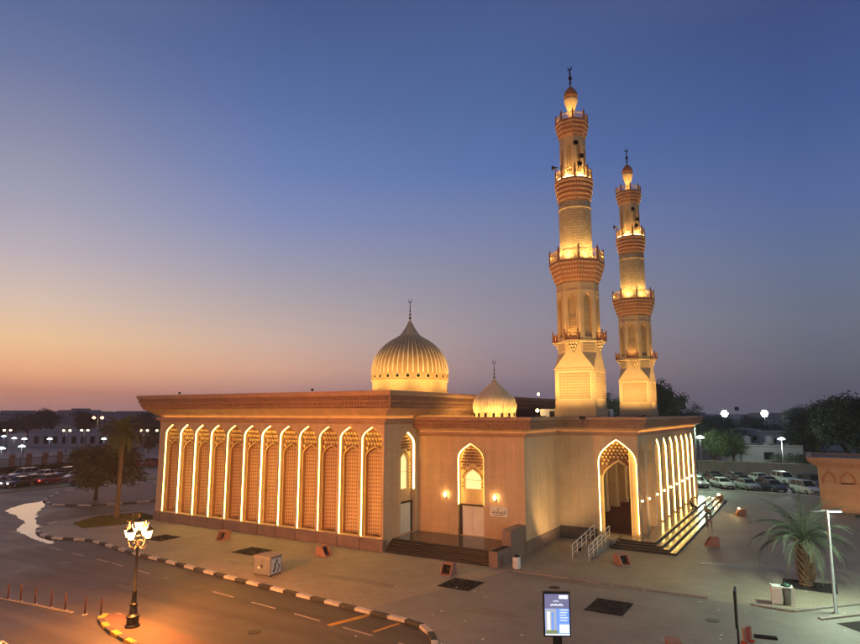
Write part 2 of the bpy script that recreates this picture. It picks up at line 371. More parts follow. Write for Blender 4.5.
c=MB(); dentils(c,HALL,1.24,10.87,11.03,.13,.10,.10,(0,1)); dentils(c,HALL,1.38,11.10,11.34,.16,.12,.10,(0,1)); dentils(c,HALL,1.52,11.46,11.78,.10,.09,.10,(0,1))
c.build('cornice_dentils','dentil',mosque)
MB().box(-27.2,.1,-.275,-.20,9.93,9.97).box(.20,.275,-.2,20,9.93,9.97).build('cove_light','cove',mosque)
p=MB(); p.box(-27.82,.10,-.10,.0,0,.80); p.box(-27.86,.14,-.14,0,.80,.90); p.box(.0,.10,0,.35,0,.81)
for k in range(13):
    x=-.0925-2.235*k if k<12 else -26.95
    p.box(x-.16,x+.16,-.20,-.10,0,.795)
p.build('hall_plinth','plinth_stone',mosque)
niche0=None
for k,cx in enumerate(BX):
    if niche0 is None:
        fr=MB(); arch_wall(fr,TH,cx-1.0,cx+1.0,.93,9.40,cx,.90,.94,6.95,7.78,.30,.50)
        fr.build('x','niche_frame'); niche=bpy.data.objects['x']; niche.name='arch_niche'; niche.data.name='arch_niche'; niche.parent=mosque
        pn=MB(); rows=[]
        for z in (.94,8.0): rows.append(pn.pts([TH(cx+.90*math.sin(a),.80+.42*math.cos(a),z) for a in [(-90+15*i)*PI/180 for i in range(13)]]))
        for i in range(12): pn.f.append([rows[0][i],rows[0][i+1],rows[1][i+1],rows[1][i]])
        pn.build('lattice_panel','lattice',niche)
        b=MB(); arch_band(b,TH,cx,.95,.94,7.0,7.90,.44,.50,.06); b.build('inner_moulding','gold_trim',niche)
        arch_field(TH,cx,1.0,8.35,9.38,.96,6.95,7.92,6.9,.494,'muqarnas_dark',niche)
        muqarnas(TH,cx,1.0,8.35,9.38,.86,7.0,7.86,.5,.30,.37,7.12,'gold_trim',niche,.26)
        s=MB(); arch_band(s,TH,cx,1.0,.95,8.35,9.38,.03,.15,.012); s.build('light_strip','strip',niche)
        niche0=niche
    else:
        n=copy_tree(niche0,mosque); n.location=(cx-BX[0],0,0)
        if k in (2,5,7,10,11):
            st=[c_ for c_ in n.children if c_.name.startswith('light_strip')][0]; st.data=st.data.copy(); st.data.materials[0]=MT['strip_worn' if k in (2,7,11) else 'strip_fresh']
# ---- side entrance arch in the hall's return wall, and main side door in the lower wing
def door_bay(T,cx,hw,dtop,zs,za,iw,izs,iza,wz,strip_from):
    g=MB()
    arch_wall(g,T,cx-hw,cx+hw,dtop+.05,za,cx,iw,wz,izs,iza,.22,.42)
    e=g.build('window_surround','stucco',mosque)
    b=MB(); arch_band(b,T,cx,iw+.24,wz,izs,iza+.30,.36,.42,.24); b.build('voussoir_band','gold_trim',e)
    v=MB()
    o=[(cx-iw-.12,wz+.2+.27*i) for i in range(int((izs-wz-.1)/.27))]; o+=[(2*cx-x,z) for x,z in o]
    ar=apts(cx,iw+.12,izs,iza+.15)
    for (ax,az),(bx,bz) in zip(ar,ar[1:]): o.append(((ax+bx)/2,(az+bz)/2))
    for x,z in o:
        q=[T(x-.07,.345,z-.06),T(x+.07,.345,z-.06),T(x+.07,.345,z+.06),T(x-.07,.345,z+.06)]; r=[T(x-.07,.37,z-.06),T(x+.07,.37,z-.06),T(x+.07,.37,z+.06),T(x-.07,.37,z+.06)]
        v.poly(*q)
        for i in range(4): v.poly(q[i],q[(i+1)%4],r[(i+1)%4],r[i])
    v.build('dark_inlay','muqarnas_dark',e)
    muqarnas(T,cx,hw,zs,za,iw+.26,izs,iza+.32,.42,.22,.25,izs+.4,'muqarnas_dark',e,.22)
    pn=MB(); pn.poly(T(cx-iw,.62,wz),T(cx+iw,.62,wz),T(cx+iw,.62,iza+.02),T(cx-iw,.62,iza+.02)); pn.build('window_pane','window_glow',e)
    br=MB()
    for (xa,xb,za_,zb_) in ((cx-iw,cx+iw,(wz+iza)/2-.12,(wz+iza)/2-.08),):
        br.poly(T(xa,.58,za_),T(xb,.58,za_),T(xb,.58,zb_),T(xa,.58,zb_))
    br.build('glazing_bar','gold_trim',e)
    s=MB(); arch_band(s,T,cx,hw,strip_from,zs,za,.03,.20,.02); s.build('light_strip','strip',e)
    # door
    f=MB()
    def bx(x0,x1,z0,z1,d0,d1):
        P=[T(x0,d0,z0),T(x1,d0,z0),T(x1,d0,z1),T(x0,d0,z1)]; Q=[T(x0,d1,z0),T(x1,d1,z0),T(x1,d1,z1),T(x0,d1,z1)]; f.poly(*P)
        for i in range(4): f.poly(P[i],P[(i+1)%4],Q[(i+1)%4],Q[i])
    bx(cx-hw+.01,cx-hw+.22,.82,dtop,.25,.45); bx(cx+hw-.10,cx+hw-.01,.82,dtop,.25,.45); bx(cx-hw+.01,cx+hw-.01,dtop,dtop+.12,.22,.45)
    d=f.build('door_frame','dark_wood',mosque)
    f2=MB(); f=f2; bx(cx-hw+.22,cx-.01,.82,dtop-.01,.36,.44); bx(cx+.01,cx+hw-.10,.82,dtop-.01,.36,.44); f2.build('door_leaf','door_white',d)
TF=face_T((0,5,0),(1,0,0),(0,-1,0))
w=MB(); arch_wall(w,TF,0,9.65,0,8.75,4.98,1.17,.81,6.80,8.05,.45)
w.poly((9.65,5,0),(9.65,12.5,0),(9.65,12.5,8.75),(9.65,5,8.75)); w.poly((9.65,42.5,0),(9.65,50,0),(9.65,50,8.75),(9.65,42.5,8.75)); w.poly((9.65,50,0),(0,50,0),(0,50,8.75),(9.65,50,8.75))
w.poly((9.648,12.5,0),(9.648,42.5,0),(9.648,42.5,8.75),(9.648,12.5,8.75))
w.build('wing_wall','stucco',mosque)
MB().box(.05,9.5,5.8,6.0,0,8.7).build('wing_inner_wall','stucco',mosque)
door_bay(TF,4.98,1.17,3.12,6.80,8.05,.76,5.25,5.98,4.42,3.22)
door_bay(TS,3.42,1.07,3.20,7.84,8.95,.72,6.4,7.25,4.30,4.25)
# ---- porch
TP=face_T((0,12.5,0),(1,0,0),(0,-1,0))
w=MB(); arch_wall(w,TP,9.65,16.45,0,8.75,14.72,1.58,.6,6.35,8.32,.55,0,False)
arch_wall(w,TP,13.0,16.45,.6,8.7,14.72,1.38,.6,5.0,6.55,.30,.55,False)
TPB=face_T((0,13.35,0),(1,0,0),(0,1,0))
TQ=face_T((16.45,0,0),(0,1,0),(1,0,0))
PV=[13.75+3.22*k for k in range(9)]
for k,cy in enumerate(PV):
    arch_wall(w,TQ,cy-1.61 if k else 12.5,cy+1.61 if k<8 else 42.5,.0 if 0 else .3,8.75,cy,1.22 if k else 1.0,.6,6.9,8.2,.75,0,False)
    # inner face of the arcade
for k in range(10):
    a=12.5 if k==0 else PV[k-1]+1.22; b=PV[k]-(1.22 if k else 1.0) if k<9 else 42.5
    w.poly((15.7,a,.6),(15.7,b,.6),(15.7,b,8.0),(15.7,a,8.0))
w.poly((16.45,42.5,0),(9.65,42.5,0),(9.65,42.5,8.75),(16.45,42.5,8.75))
w.build('porch_wall','stucco',mosque)
MB().box(9.66,16.4,12.6,42.4,8.62,8.72).build('porch_ceiling','stucco',mosque)
MB().box(9.66,15.68,13.36,42.3,.605,.64).build('porch_carpet','carpet',mosque)
for k in range(7):
    y=16.4+3.9*k; m_=MB(); m_.box(9.66,10.45,y,y+.9,.64,8.6); m_.box(9.66,10.55,y-.08,y+.98,.64,1.1); m_.build('pilaster','stucco',mosque)
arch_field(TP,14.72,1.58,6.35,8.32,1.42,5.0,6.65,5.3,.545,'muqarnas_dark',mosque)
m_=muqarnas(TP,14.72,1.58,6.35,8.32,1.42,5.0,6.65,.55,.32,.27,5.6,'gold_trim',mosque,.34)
s=MB(); arch_band(s,TP,14.72,1.58,.85,6.35,8.32,.02,.16,.05); s.build('light_strip','strip_porch',mosque)
b=MB(); arch_band(b,TP,14.72,1.40,.62,5.0,6.60,.49,.55,.09); b.build('inner_moulding','gold_trim',mosque)
for k,cy in enumerate(PV):
    if k>=2:
        s=MB(); arch_band(s,TQ,cy,1.22,.72,6.9,8.2,.04,.15,.02); st=s.build('light_strip','strip_porch' ,mosque)
    muqarnas(TQ,cy,1.22 if k else 1.0,6.9,8.2,1.0 if k else .8,5.8,7.35,.70,.26,.26,6.1,'muqarnas_dark' if k<2 else 'muqarnas',mosque,.40)  # unlit first two bays get the dark ornament, shade put into its colour
# wall lamps on porch piers
for k in range(9):
    y=PV[k]-1.61 if k else 12.62
    if k==0: loc=(16.56,12.72,3.45)
    else: loc=(16.56,y,3.35)
    h=empty('wall_lamp',loc); h.parent=mosque
    MB().box(-.10,-.04,-.06,.06,-.15,.15).box(-.04,.06,-.03,.03,.10,.13).build('bracket','dark_metal',h)
    MB().ball((.02,0,0),.085,10,6).build('globe','sconce_glow',h,True)
# ---- cornice of wing and porch
c=MB(); profile_ring(c,LOW,[(0,8.6),(.06,8.62),(.06,8.72),(.28,8.76),(.28,8.92),(.24,8.92),(.24,8.81),(.06,8.81),(.06,8.95),(.18,9.06),(.44,9.16),(.66,9.24),(.72,9.28),(.74,9.42),(.80,9.44),(.82,9.66),(.90,9.70),(.92,9.92),(.98,9.96),(1.02,10.06),(1.02,10.16),(.45,10.18),(.45,9.5)])
c.build('wing_cornice','cornice',mosque)
c=MB(); dentils(c,LOW,.74,9.29,9.41,.11,.09,.07,(0,1,2,3)); dentils(c,LOW,.82,9.47,9.64,.13,.10,.07,(0,1,2,3)); dentils(c,LOW,.92,9.72,9.90,.09,.08,.06,(0,1,2,3))
c.build('cornice_dentils','dentil',mosque)
c=MB()
c.box(.25,9.7,4.80,4.88,8.82,8.85); c.box(9.77,9.85,4.9,12.2,8.82,8.85); c.box(9.9,16.5,12.30,12.38,8.82,8.85)
c.build('cove_light','cove_dim',mosque)
MB().box(16.57,16.65,12.5,42.3,8.82,8.85).build('cove_light','cove',mosque)
MB().prism([(.02,5.3),(9.3,5.3),(9.3,12.8),(16.1,12.8),(16.1,42.2),(9.3,42.2),(9.3,49.7),(.02,49.7)],9.52,9.62).build('wing_roof','roof_grey',mosque)
p=MB(); p.box(9.65,9.72,5.0,12.42,0,.85); p.box(9.65,9.76,5.0,12.40,.85,.90); p.build('wing_plinth','plinth_stone',mosque)
p=MB(); p.box(9.72,12.9,12.42,12.5,0,.95); p.box(9.76,12.9,12.39,12.5,.95,1.0); p.build('porch_plinth','plinth_dark',mosque)
# ---- side entrance steps, platform, piers
s=MB()
for i in range(6): s.box(.12,8.93,.06+.21*i,2.0,.135*i,.135*(i+1))
s.build('side_steps','step_dark',mosque)
s=MB()
for i in range(5): s.box(.12,8.93,.05+.21*i,.085+.21*i,.135*(i+1)-.03,.135*(i+1)+.003)
s.build('step_nosing','platform_marble',mosque)
MB().box(.02,8.93,1.32,4.99,.0,.8145).build('side_platform','platform_marble',mosque)
w=MB(); w.box(8.95,9.62,-.05,2.2,0,1.02); w.box(8.95,9.64,2.2,4.97,0,2.12); w.build('stair_parapet','plinth_stone',mosque)
MB().box(9.05,9.52,.15,2.1,1.02,1.05).build('planter_top','soil',mosque)
# ---- porch steps
def stepset():
    U=[17.75,18.3,18.85,19.4]; V=[11.15,10.85,10.52,10.2]
    for i,(u,v) in enumerate(zip(U,V)):
        zt=.60-.15*i; a=13.9+(.15*(3-i)); a=14.95-.13*i
        t=MB(); t.prism([(a,v),(u,v),(u,42.6+.5*i),(9.7,42.6+.5*i),(9.7,12.6),(a,12.6)] if i==0 else [(a,v),(u,v),(u,42.6+.5*i),(15,42.6+.5*i),(15,12.6),(a,12.6)],zt-.05,zt)
        yield ('tread',t,'tread_marble')
        r=MB(); r.prism([(a+.04,v+.035),(u-.035,v+.035),(u-.035,42.55+.5*i),(15.1,42.55+.5*i),(15.1,12.5),(a+.04,12.5)],zt-.149,zt-.052); yield ('riser',r,'step_dark')
        e=MB(); e.box(a,u+.004,v-.006,v+.14,zt-.055,zt+.004); e.box(u-.17,u+.006,v+.14,42.6+.5*i,zt-.055,zt+.004); yield ('nosing',e,'step_dark')
for n,t,m in stepset(): t.build(n,m,mosque)
# ---- domes
def cat(pr,k=4):
    out=[]
    for i in range(len(pr)-1):
        p0=pr[max(i-1,0)];p1=pr[i];p2=pr[i+1];p3=pr[min(i+2,len(pr)-1)]
        for j in range(k):
            t=j/k; out.append(tuple(.5*((2*p1[a])+(-p0[a]+p2[a])*t+(2*p0[a]-5*p1[a]+4*p2[a]-p3[a])*t*t+(-p0[a]+3*p1[a]-3*p2[a]+p3[a])*t**3) for a in(0,1)))
    out.append(pr[-1]); return out
def finial(c,h,r,parent):
    m=MB(); m.tube([c,(c[0],c[1],c[2]+h*.8)],r*.28,8)
    for f,s in ((.08,1),(.25,.8),(.42,.7),(.58,.55)): m.ball((c[0],c[1],c[2]+h*f),r*s,10,6,1.2)
    ps=[(c[0]+math.cos(a)*h*.085,c[1],c[2]+h*.90+math.sin(a)*h*.085) for a in [R(120+i*30) for i in range(11)]]
    m.tube([(p[0],p[1],p[2]) for p in ps],[r*.1+ r*.28*math.sin(PI*i/10) for i in range(11)],6)
    return m.build('finial','bronze',parent,True)
dm=empty('main_dome',(-13.85,25,0)); dm.parent=mosque
MB().lathe([(5.3,11.7),(5.3,12.2),(4.8,12.3),(4.66,12.4),(4.66,14.28),(4.82,14.34),(4.82,14.48),(4.70,14.52)],96).build('drum','minaret_stone',dm,'auto')
shell=cat([(4.72,14.5),(4.76,15.0),(4.77,15.6),(4.72,16.2),(4.52,17.0),(4.18,17.7),(3.80,18.24),(3.2,18.88),(2.53,19.42),(1.9,19.80),(1.42,20.10)],4)
def ribs(r,z,a):
    f=min(1,max(0,(z-15.25)/.35)); return r*(1-f*.018*(abs(math.sin(a*24))**.8))
MB().lathe(shell,384,mod=ribs).build('dome_shell','dome_tile',dm,'auto')
MB().lathe(cat([(1.46,20.02),(1.30,20.2),(.98,20.62),(.66,21.1),(.36,21.65),(.14,22.1),(.03,22.35)],4),48).build('dome_cap','dome_cap',dm,True)
finial((0,0,22.2),2.75,.16,dm)
def rib_lines(c,pr,n,w,par):
    m=MB()
    for k in range(n):
        a=2*PI*k/n; m.tube([(c[0]+(r_+.004)*math.cos(a),c[1]+(r_+.004)*math.sin(a),z_) for r_,z_ in pr],[w*max(.35,min(1,r_/pr[0][0])) for r_,z_ in pr],4,False)
    return m.build('dome_ribs','dome_rib',par)
rib_lines((0,0),[q for q in shell if q[1]>15.25],48,.075,dm)
oc=None
for k in range(24):
    if oc is None:
        m=MB(); m.lathe([(.30,0),(.30,.07),(.21,.07),(.21,.02)],20,cap=False); oc=m.build('oculus_frame','minaret_stone',dm,'auto'); MB().lathe([(.001,.025),(.215,.025)],20,cap=False).build('oculus_glass','glass_dark',oc)
        o=oc
    else: o=copy_tree(oc,dm)
    a=2*PI*k/24; o.matrix_local=Matrix.Translation((4.755*math.cos(a),4.755*math.sin(a),14.90))@Matrix.Rotation(a,4,'Z')@Matrix.Rotation(PI/2,4,'Y')
arc=None
for k in range(32):
    a=2*PI*k/32
    if arc is None:
        m=MB(); T0=face_T((0,0,0),(0,1,0),(1,0,0)); arch_band(m,T0,0,.2,0,.42,.72,-.05,.03,.05); arc=m.build('drum_arch','dome_cap',dm); o=arc
    else: o=copy_tree(arc,dm)
    o.matrix_local=Matrix.Translation((4.66*math.cos(a),4.66*math.sin(a),12.75))@Matrix.Rotation(a,4,'Z')
MB().lathe([(6.9,0),(7.05,0),(7.05,.08),(6.9,.08),(6.9,0)],64,(0,0,11.85),cap=False).build('dome_light_ring','dome_ring',dm)
for k in range(8):
    a=2*PI*k/8+.2; f=MB().box(-.2,.2,-.12,.12,0,.3); f.v=[(p[0]+9.6*math.cos(a),p[1]+9.6*math.sin(a),p[2]+11.76) for p in f.v]; f.build('dome_floodlight','dark_metal',dm)
    lamp('dome_beam','SPOT',(9.6*math.cos(a),9.6*math.sin(a),12.15),3600,(1,.60,.18),dm,.15,72,(1.6*math.cos(a),1.6*math.sin(a),19.2),1)
ds=empty('entrance_dome',(4.8,10.1,0)); ds.parent=mosque
MB().lathe([(2.1,9.6),(2.1,9.9),(1.85,9.95),(1.83,10.6)],64).build('drum','minaret_stone',ds,'auto')
MB().lathe(cat([(1.82,10.55),(1.90,10.9),(1.90,11.2),(1.80,11.6),(1.62,11.9),(1.32,12.22),(.98,12.54),(.62,12.85),(.36,13.11),(.16,13.38),(.04,13.6)],4),240,mod=lambda r,z,a:r*(1+.03*(abs(math.cos(a*20))**.7-.6)*min(1,max(0,(13-z)/1)))).build('dome_shell','dome_tile_pale',ds,'auto')
finial((0,0,13.5),1.75,.09,ds)
rib_lines((0,0),cat([(1.90,10.9),(1.90,11.2),(1.80,11.6),(1.62,11.9),(1.32,12.22),(.98,12.54),(.62,12.85),(.36,13.11)],3),40,.032,ds)
for k in range(5):
    a=2*PI*k/5+.2; lamp('dome_beam','SPOT',(3.7*math.cos(a),3.7*math.sin(a),9.8),420,(1,.62,.19),ds,.1,110,(.8*math.cos(a),.8*math.sin(a),12.6),1)
for k in range(16):
    a=2*PI*k/16; m=MB(); m.box(-.03,.05,-.10,.10,0,.32); o=m.build('drum_window','glass_dark',ds); o.matrix_local=Matrix.Translation((1.84*math.cos(a),1.84*math.sin(a),10.15))@Matrix.Rotation(a,4,'Z')
MB().lathe([(2.75,0),(2.83,0),(2.83,.06),(2.75,.06),(2.75,0)],48,(0,0,9.85),cap=False).build('dome_light_ring','dome_ring',ds)
# sconces and plaque
for x,z in ((2.72,3.86),(7.18,3.90)):
    h=empty('wall_lamp',(x,4.86,z)); h.parent=mosque
    MB().box(-.09,.09,.08,.14,-.2,.2).box(-.03,.03,-.05,.08,-.14,-.10).build('bracket','dark_metal',h)
    MB().lathe([(.06,-.12),(.13,.10),(.10,.16),(.02,.24)],8,(0,-.04,0)).build('globe','sconce_glow',h)
pq=MB().box(6.68,8.20,4.93,4.995,2.52,3.28).build('wall_sign','white_paint',mosque)
m=MB()
def stroke(m,ps,w,T): # flat pen strokes standing 6 mm proud
    for (a,b),(c,d) in zip(ps,ps[1:]):
        dx,dz=c-a,d-b; L=math.hypot(dx,dz) or 1; nx,nz=-dz/L*w/2,dx/L*w/2
        m.poly(T(a+nx,b+nz),T(a-nx,b-nz),T(c-nx,d-nz),T(c+nx,d+nz))
TT=lambda x,z:(6.68+x,4.924,2.52+z)
for k,x0 in enumerate((.16,.47,.78,1.08)):
    stroke(m,[(x0,.34),(x0+.05,.28),(x0+.16,.28),(x0+.22,.36),(x0+.20,.44)],.055,TT); stroke(m,[(x0+.24,.28),(x0+.24,.50 if k%2 else .44)],.05,TT)
    stroke(m,[(x0+.10,.46),(x0+.14,.46)],.04,TT)
stroke(m,[(.6,.58),(.68,.64),(.78,.58),(.88,.64)],.045,TT)
stroke(m,[(.3,.15),(1.2,.15)],.045,TT)
m.build('sign_lettering','dark_wood',pq)
# ------------------------------------------------------------------ wheelchair ramp with handrails
rp=empty('entrance_ramp',(13.75,5.2,0),label='pale ramp with two slatted metal handrails climbing to the porch arch',cat='ramp')
m=MB(); a=[(-.6,0,0),(.6,0,0),(.6,5.6,.59),(-.6,5.6,.59)]; b=[(-.6,0,-.05),(.6,0,-.05),(.6,5.6,-.05),(-.6,5.6,-.05)]
m.poly(*a); m.poly(b[3],b[2],b[1],b[0])
for i in range(4): m.poly(b[i],b[(i+1)%4],a[(i+1)%4],a[i])
m.box(-.6,1.0,5.6,7.3,0,.595)
m.build('ramp_slab','concrete',rp)
for sx in (-.6,.6):
    m=MB(); m.tube([(sx,0,1.0),(sx,5.6,1.6)],.032,8); 
    for h in (.35,.65): m.tube([(sx,0,h),(sx,5.6,h+.6)],.024,6)
    r=m.build('handrail','white_paint',rp,True)
    for i in range(6): MB().tube([(sx,1.12*i,.12*i-.02),(sx,1.12*i,1.0+.12*i)],.034,8).build('rail_post','white_paint',r,True)
# =================================================================== MINARET
def make_minaret():
    Z=9.62; root=empty('minaret',(0,0,Z))
    def P(mb,n,m,par=root,**k):
        mb.v=[(x,y,z-Z) for x,y,z in mb.v]; return mb.build(n,m,par,**k)
    q=1.8
    P(MB().box(-q-.10,q+.10,-q-.10,q+.10,Z,10.9).box(-q-.03,q+.03,-q-.03,q+.03,10.9,11.55),'base_plinth','minaret_stone')
    m=MB(); m.box(-q,q,-q,q,11.55,14.45); m.box(-q-.05,q+.05,-q-.05,q+.05,14.38,14.5)
    base=P(m,'square_base','minaret_stone')
    for a in range(4):
        M=Matrix.Rotation(a*PI/2,4,'Z'); m=MB(); m.box(-1.45,1.45,-q-.03,-q-.001,11.75,14.15,M); P(m,'relief_panel','stone_panel',base)
        m=MB()
        for b_ in ((-1.55,-1.45,11.65,14.25),(1.45,1.55,11.65,14.25),(-1.45,1.45,11.65,11.75),(-1.45,1.45,14.15,14.25)): m.box(b_[0],b_[1],-q-.06,-q-.001,b_[2],b_[3],M)
        P(m,'panel_frame','minaret_corbel_light',base)
    # square to octagon
    RO=q/math.cos(PI/8); oc=[(RO*math.cos(PI/8+i*PI/4),RO*math.sin(PI/8+i*PI/4)) for i in range(8)]
    m=MB(); zs,zt=14.5,15.9
    for a in range(4):
        c0=(q*(1,-1,-1,1)[a],q*(1,1,-1,-1)[a]); c1=(q*(1,-1,-1,1)[(a+1)%4],q*(1,1,-1,-1)[(a+1)%4])
        o=[oc[(2*a)%8],oc[(2*a+1)%8],oc[(2*a+2)%8]]
        m.poly((*c0,zs),(*o[1],zt),(*o[0],zt)); m.poly((*c0,zs),(*c1,zs),(*o[2],zt),(*o[1],zt))
    m.poly(*[(x,y,zt) for x,y in oc])
    P(m,'transition','minaret_stone')
    m=MB(); m.lathe([(RO,15.9),(RO,16.85),(RO+.10,16.9),(RO+.10,17.02),(RO-.02,17.04)],8,ph=PI/8); col=P(m,'collar','minaret_stone')
    for k in range(8):
        a=k*PI/4; M=Matrix.Rotation(a,4,'Z')
        if k%2: m=MB().box(q+.001,q+.03,-.55,.55,16.05,16.75,M); P(m,'relief_panel','stone_panel',col)
        else:
            m=MB()
            for j,(w_,d_) in enumerate(((.12,.10),(.26,.20),(.42,.32),(.56,.44))):
                z=15.75+.28*j
                n=max(1,j+1)
                for i in range(n):
                    y=(i-(n-1)/2)*.26; m.frustum((q-.01,q+d_*.5,y-.05,y+.05),(q-.01,q+d_,y-.12,y+.12),z,z+.22,M)
            m.box(q-.01,q+.56,-.68,.68,16.88,17.0,M)
            b=P(m,'balcony','minaret_stone')
            m=MB(); m.box(q+.50,q+.55,-.66,.66,17.0,17.08,M); m.box(q+.50,q+.55,-.66,.66,17.62,17.70,M)
            for i in range(9): m.box(q+.505,q+.545,-.64+.16*i-.025,-.64+.16*i+.025,17.08,17.62,M)
            for s_ in(-1,1):
                for i in range(4): m.box(q+.04+.14*i,q+.09+.14*i,s_*.64-.02,s_*.64+.02,17.08,17.62,M)
                m.box(q,q+.55,s_*.64-.03,s_*.64+.03,17.62,17.70,M); m.box(q+.46,q+.58,s_*.62-.05,s_*.62+.05,17.0,18.0,M)
            P(m,'balcony_rail','red_wood',b)
            pt=Matrix.Rotation(a,4,'Z')@Vector((q+.40,.0,17.15)); tg=Matrix.Rotation(a,4,'Z')@Vector((q*.9,0,20.5)); lamp('balcony_uplight','SPOT',(pt.x,pt.y,pt.z-Z),150,(1,.60,.18),b,.08,120,(tg.x,tg.y,tg.z-Z),.8)
    # octagonal shaft with a tall arched niche on each face
    m=MB(); hw=RO*math.sin(PI/8)-.0
    pan=MB()
    for k in range(8):
        a=k*PI/4; T=face_T((q*math.cos(a),q*math.sin(a),0),(-math.sin(a),math.cos(a),0),(math.cos(a),math.sin(a),0))
        arch_wall(m,T,-hw,hw,17.0,22.35,0,.36,17.3,20.75,21.35,.24)
        pan.poly(T(-.37,.23,17.3),T(.37,.23,17.3),T(.37,.23,21.3),T(-.37,.23,21.3))
        for s_ in(-1,1):
            M=Matrix.Rotation(a,4,'Z'); m.box(q-.05,q+.05,s_*.45-.035,s_*.45+.035,17.1,21.0,M)
        m.box(q-.05,q+.07,-.55,.55,21.55,21.65,Matrix.Rotation(a,4,'Z'))
    sh=P(m,'lower_shaft','minaret_stone'); P(pan,'niche_panel','stone_panel',sh)
    def gallery(z0,z1,r0,r1,rb,n,zr,posts=8,ring=True,tier=5,ph=PI/8):
        pr=[]; 
        for i in range(tier):
            f=i/(tier-1)*.86; r=r0+(r1-r0)*(f**.8); za=z0+(z1-z0)*i/tier; zb=z0+(z1-z0)*(i+1)/tier
            pr+=[(r,za),(r+.03,za+.28*(zb-za)),(r+.08,za+.3*(zb-za)),(r+.12,zb-.02)]
        pr+=[(r1,z1-.01),(r1,z1+.02)]
        g=P(MB().lathe(pr,n,ph=ph),'gallery_corbel','minaret_corbel')
        m=MB(); nn=56
        for i in range(tier):
            f=i/(tier-1)*.86; r=r0+(r1-r0)*(f**.8); za=z0+(z1-z0)*i/tier; zb=z0+(z1-z0)*(i+1)/tier
            for k in range(nn):
                a=2*PI*k/nn+PI/nn; rr=r+.10
                if n==8:
                    w8=((a-0+PI/8)%(PI/4))-PI/8; rr=(r+.10)*math.cos(PI/8)/math.cos(w8)
                m.box(rr-.10,rr+.04,-r*.036,r*.036,zb-.50*(zb-za),zb-.10*(zb-za),Matrix.Rotation(a,4,'Z'))
        P(m,'corbel_teeth','minaret_corbel_light',g)
        # floor
        P(MB().lathe([(r1+.02,z1+.02),(r1+.06,z1+.05),(r1+.06,z1+.14),(r1-.02,z1+.16)],8 if n==8 else 32,ph=ph),'gallery_floor','minaret_corbel',g)
        rp_=r1-.03; zf=z1+.15
        M8=[(rp_*math.cos(PI/8+2*PI*i/posts),rp_*math.sin(PI/8+2*PI*i/posts)) for i in range(posts)]
        rl=MB(); 
        for i in range(posts):
            A=Vector((*M8[i],0)); B=Vector((*M8[(i+1)%posts],0)); d=B-A; L=d.length; d/=L
            ang=math.atan2(d.y,d.x); M=Matrix.Translation(A)@Matrix.Rotation(ang,4,'Z')
            rl.box(0,L,-.03,.03,zr-.08,zr,M); rl.box(0,L,-.03,.03,zf,zf+.08,M)
            h=zr-zf-.16; nx=max(3,int(L/.2))
            for j in range(nx):
                x0=L*j/nx; x1=L*(j+1)/nx
                for (xa,xb) in((x0,x1),(x1,x0)):
                    aa=M@Vector((xa,0,zf+.08)); mm=M@Vector((xb,0,zf+.08+h)); rl.tube([aa,mm],.028,4,False)
        P(rl,'railing','gold_trim',g)
        for i in range(posts):
            x,y=M8[i]; a=PI/8+2*PI*i/posts; M=Matrix.Translation((x,y,0))@Matrix.Rotation(a,4,'Z')
            t=MB(); t.box(-.07,.07,-.07,.07,z1+.1,zr+.12,M); t.frustum((-.07,.07,-.07,.07),(-.01,.01,-.01,.01),zr+.12,zr+.38,M); P(t,'railing_post','red_wood',g)
        if ring:
            r=rb+.40; P(MB().lathe([(r,zf+.04),(r+.07,zf+.04),(r+.07,zf+.10),(r,zf+.10),(r,zf+.04)],48,cap=False),'uplight_ring','ring',g)
            for k in range(6):
                a=k*PI/3+.35; d_=r1-.32
                lamp('gallery_uplight','SPOT',(d_*math.cos(a),d_*math.sin(a),zf+.12-Z),(900 if rb>1.3 else 420 if rb>1 else 200),(1,.66,.22),g,.06,120,(rb*.72*math.cos(a),rb*.72*math.sin(a),zf+3.0-Z),.8)
    gallery(22.30,24.25,1.90,2.50,1.5,8,25.45)
    P(MB().lathe([(1.62,24.3),(1.62,24.7),(1.52,24.75),(1.50,25.0),(1.50,29.55),(1.56,29.6),(1.56,29.75),(1.50,29.8),(1.48,30.3)],64),'middle_shaft','minaret_brick',smooth='auto')
    gallery(30.2,32.35,1.42,1.72,1.18,32,33.5,tier=5)
    m=MB(); r3=1.24; a3=r3*math.cos(PI/8); h3=r3*math.sin(PI/8)
    pn=MB()
    for k in range(8):
        a=k*PI/4; T=face_T((a3*math.cos(a),a3*math.sin(a),0),(-math.sin(a),math.cos(a),0),(math.cos(a),math.sin(a),0))
        arch_wall(m,T,-h3,h3,32.4,36.9,0,.22,33.2,35.5,35.95,.10); pn.poly(T(-.23,.095,33.2),T(.23,.095,33.2),T(.23,.095,35.9),T(-.23,.095,35.9))
    us=P(m,'upper_shaft','minaret_stone'); P(pn,'niche_panel','stone_panel',us)
    gallery(36.7,38.3,1.20,1.52,.42,8,39.1,tier=4)
    P(MB().lathe(cat([(.42,38.35),(.34,38.9),(.30,39.4),(.34,39.85),(.50,40.35),(.63,40.8),(.64,41.0),(.56,41.1)],4),32),'lantern_bulb','minaret_stone',smooth=True)
    P(MB().lathe(cat([(.60,41.08),(.66,41.25),(.64,41.55),(.50,41.9),(.25,42.2),(.08,42.4),(.03,42.6)],4),32),'cap_ball','minaret_corbel',smooth=True)
    m=MB(); m.tube([(0,0,42.4),(0,0,44.3)],.06,8)
    for z,r in ((42.75,.12),(43.25,.19),(43.75,.10)): m.ball((0,0,z),r,10,6,1.3)
    m.tube([(math.cos(a)*.2,0,44.32+math.sin(a)*.2) for a in [R(120+30*i) for i in range(11)]],[.02+.04*math.sin(PI*i/10) for i in range(11)],6)
    P(m,'finial','bronze',smooth=True)
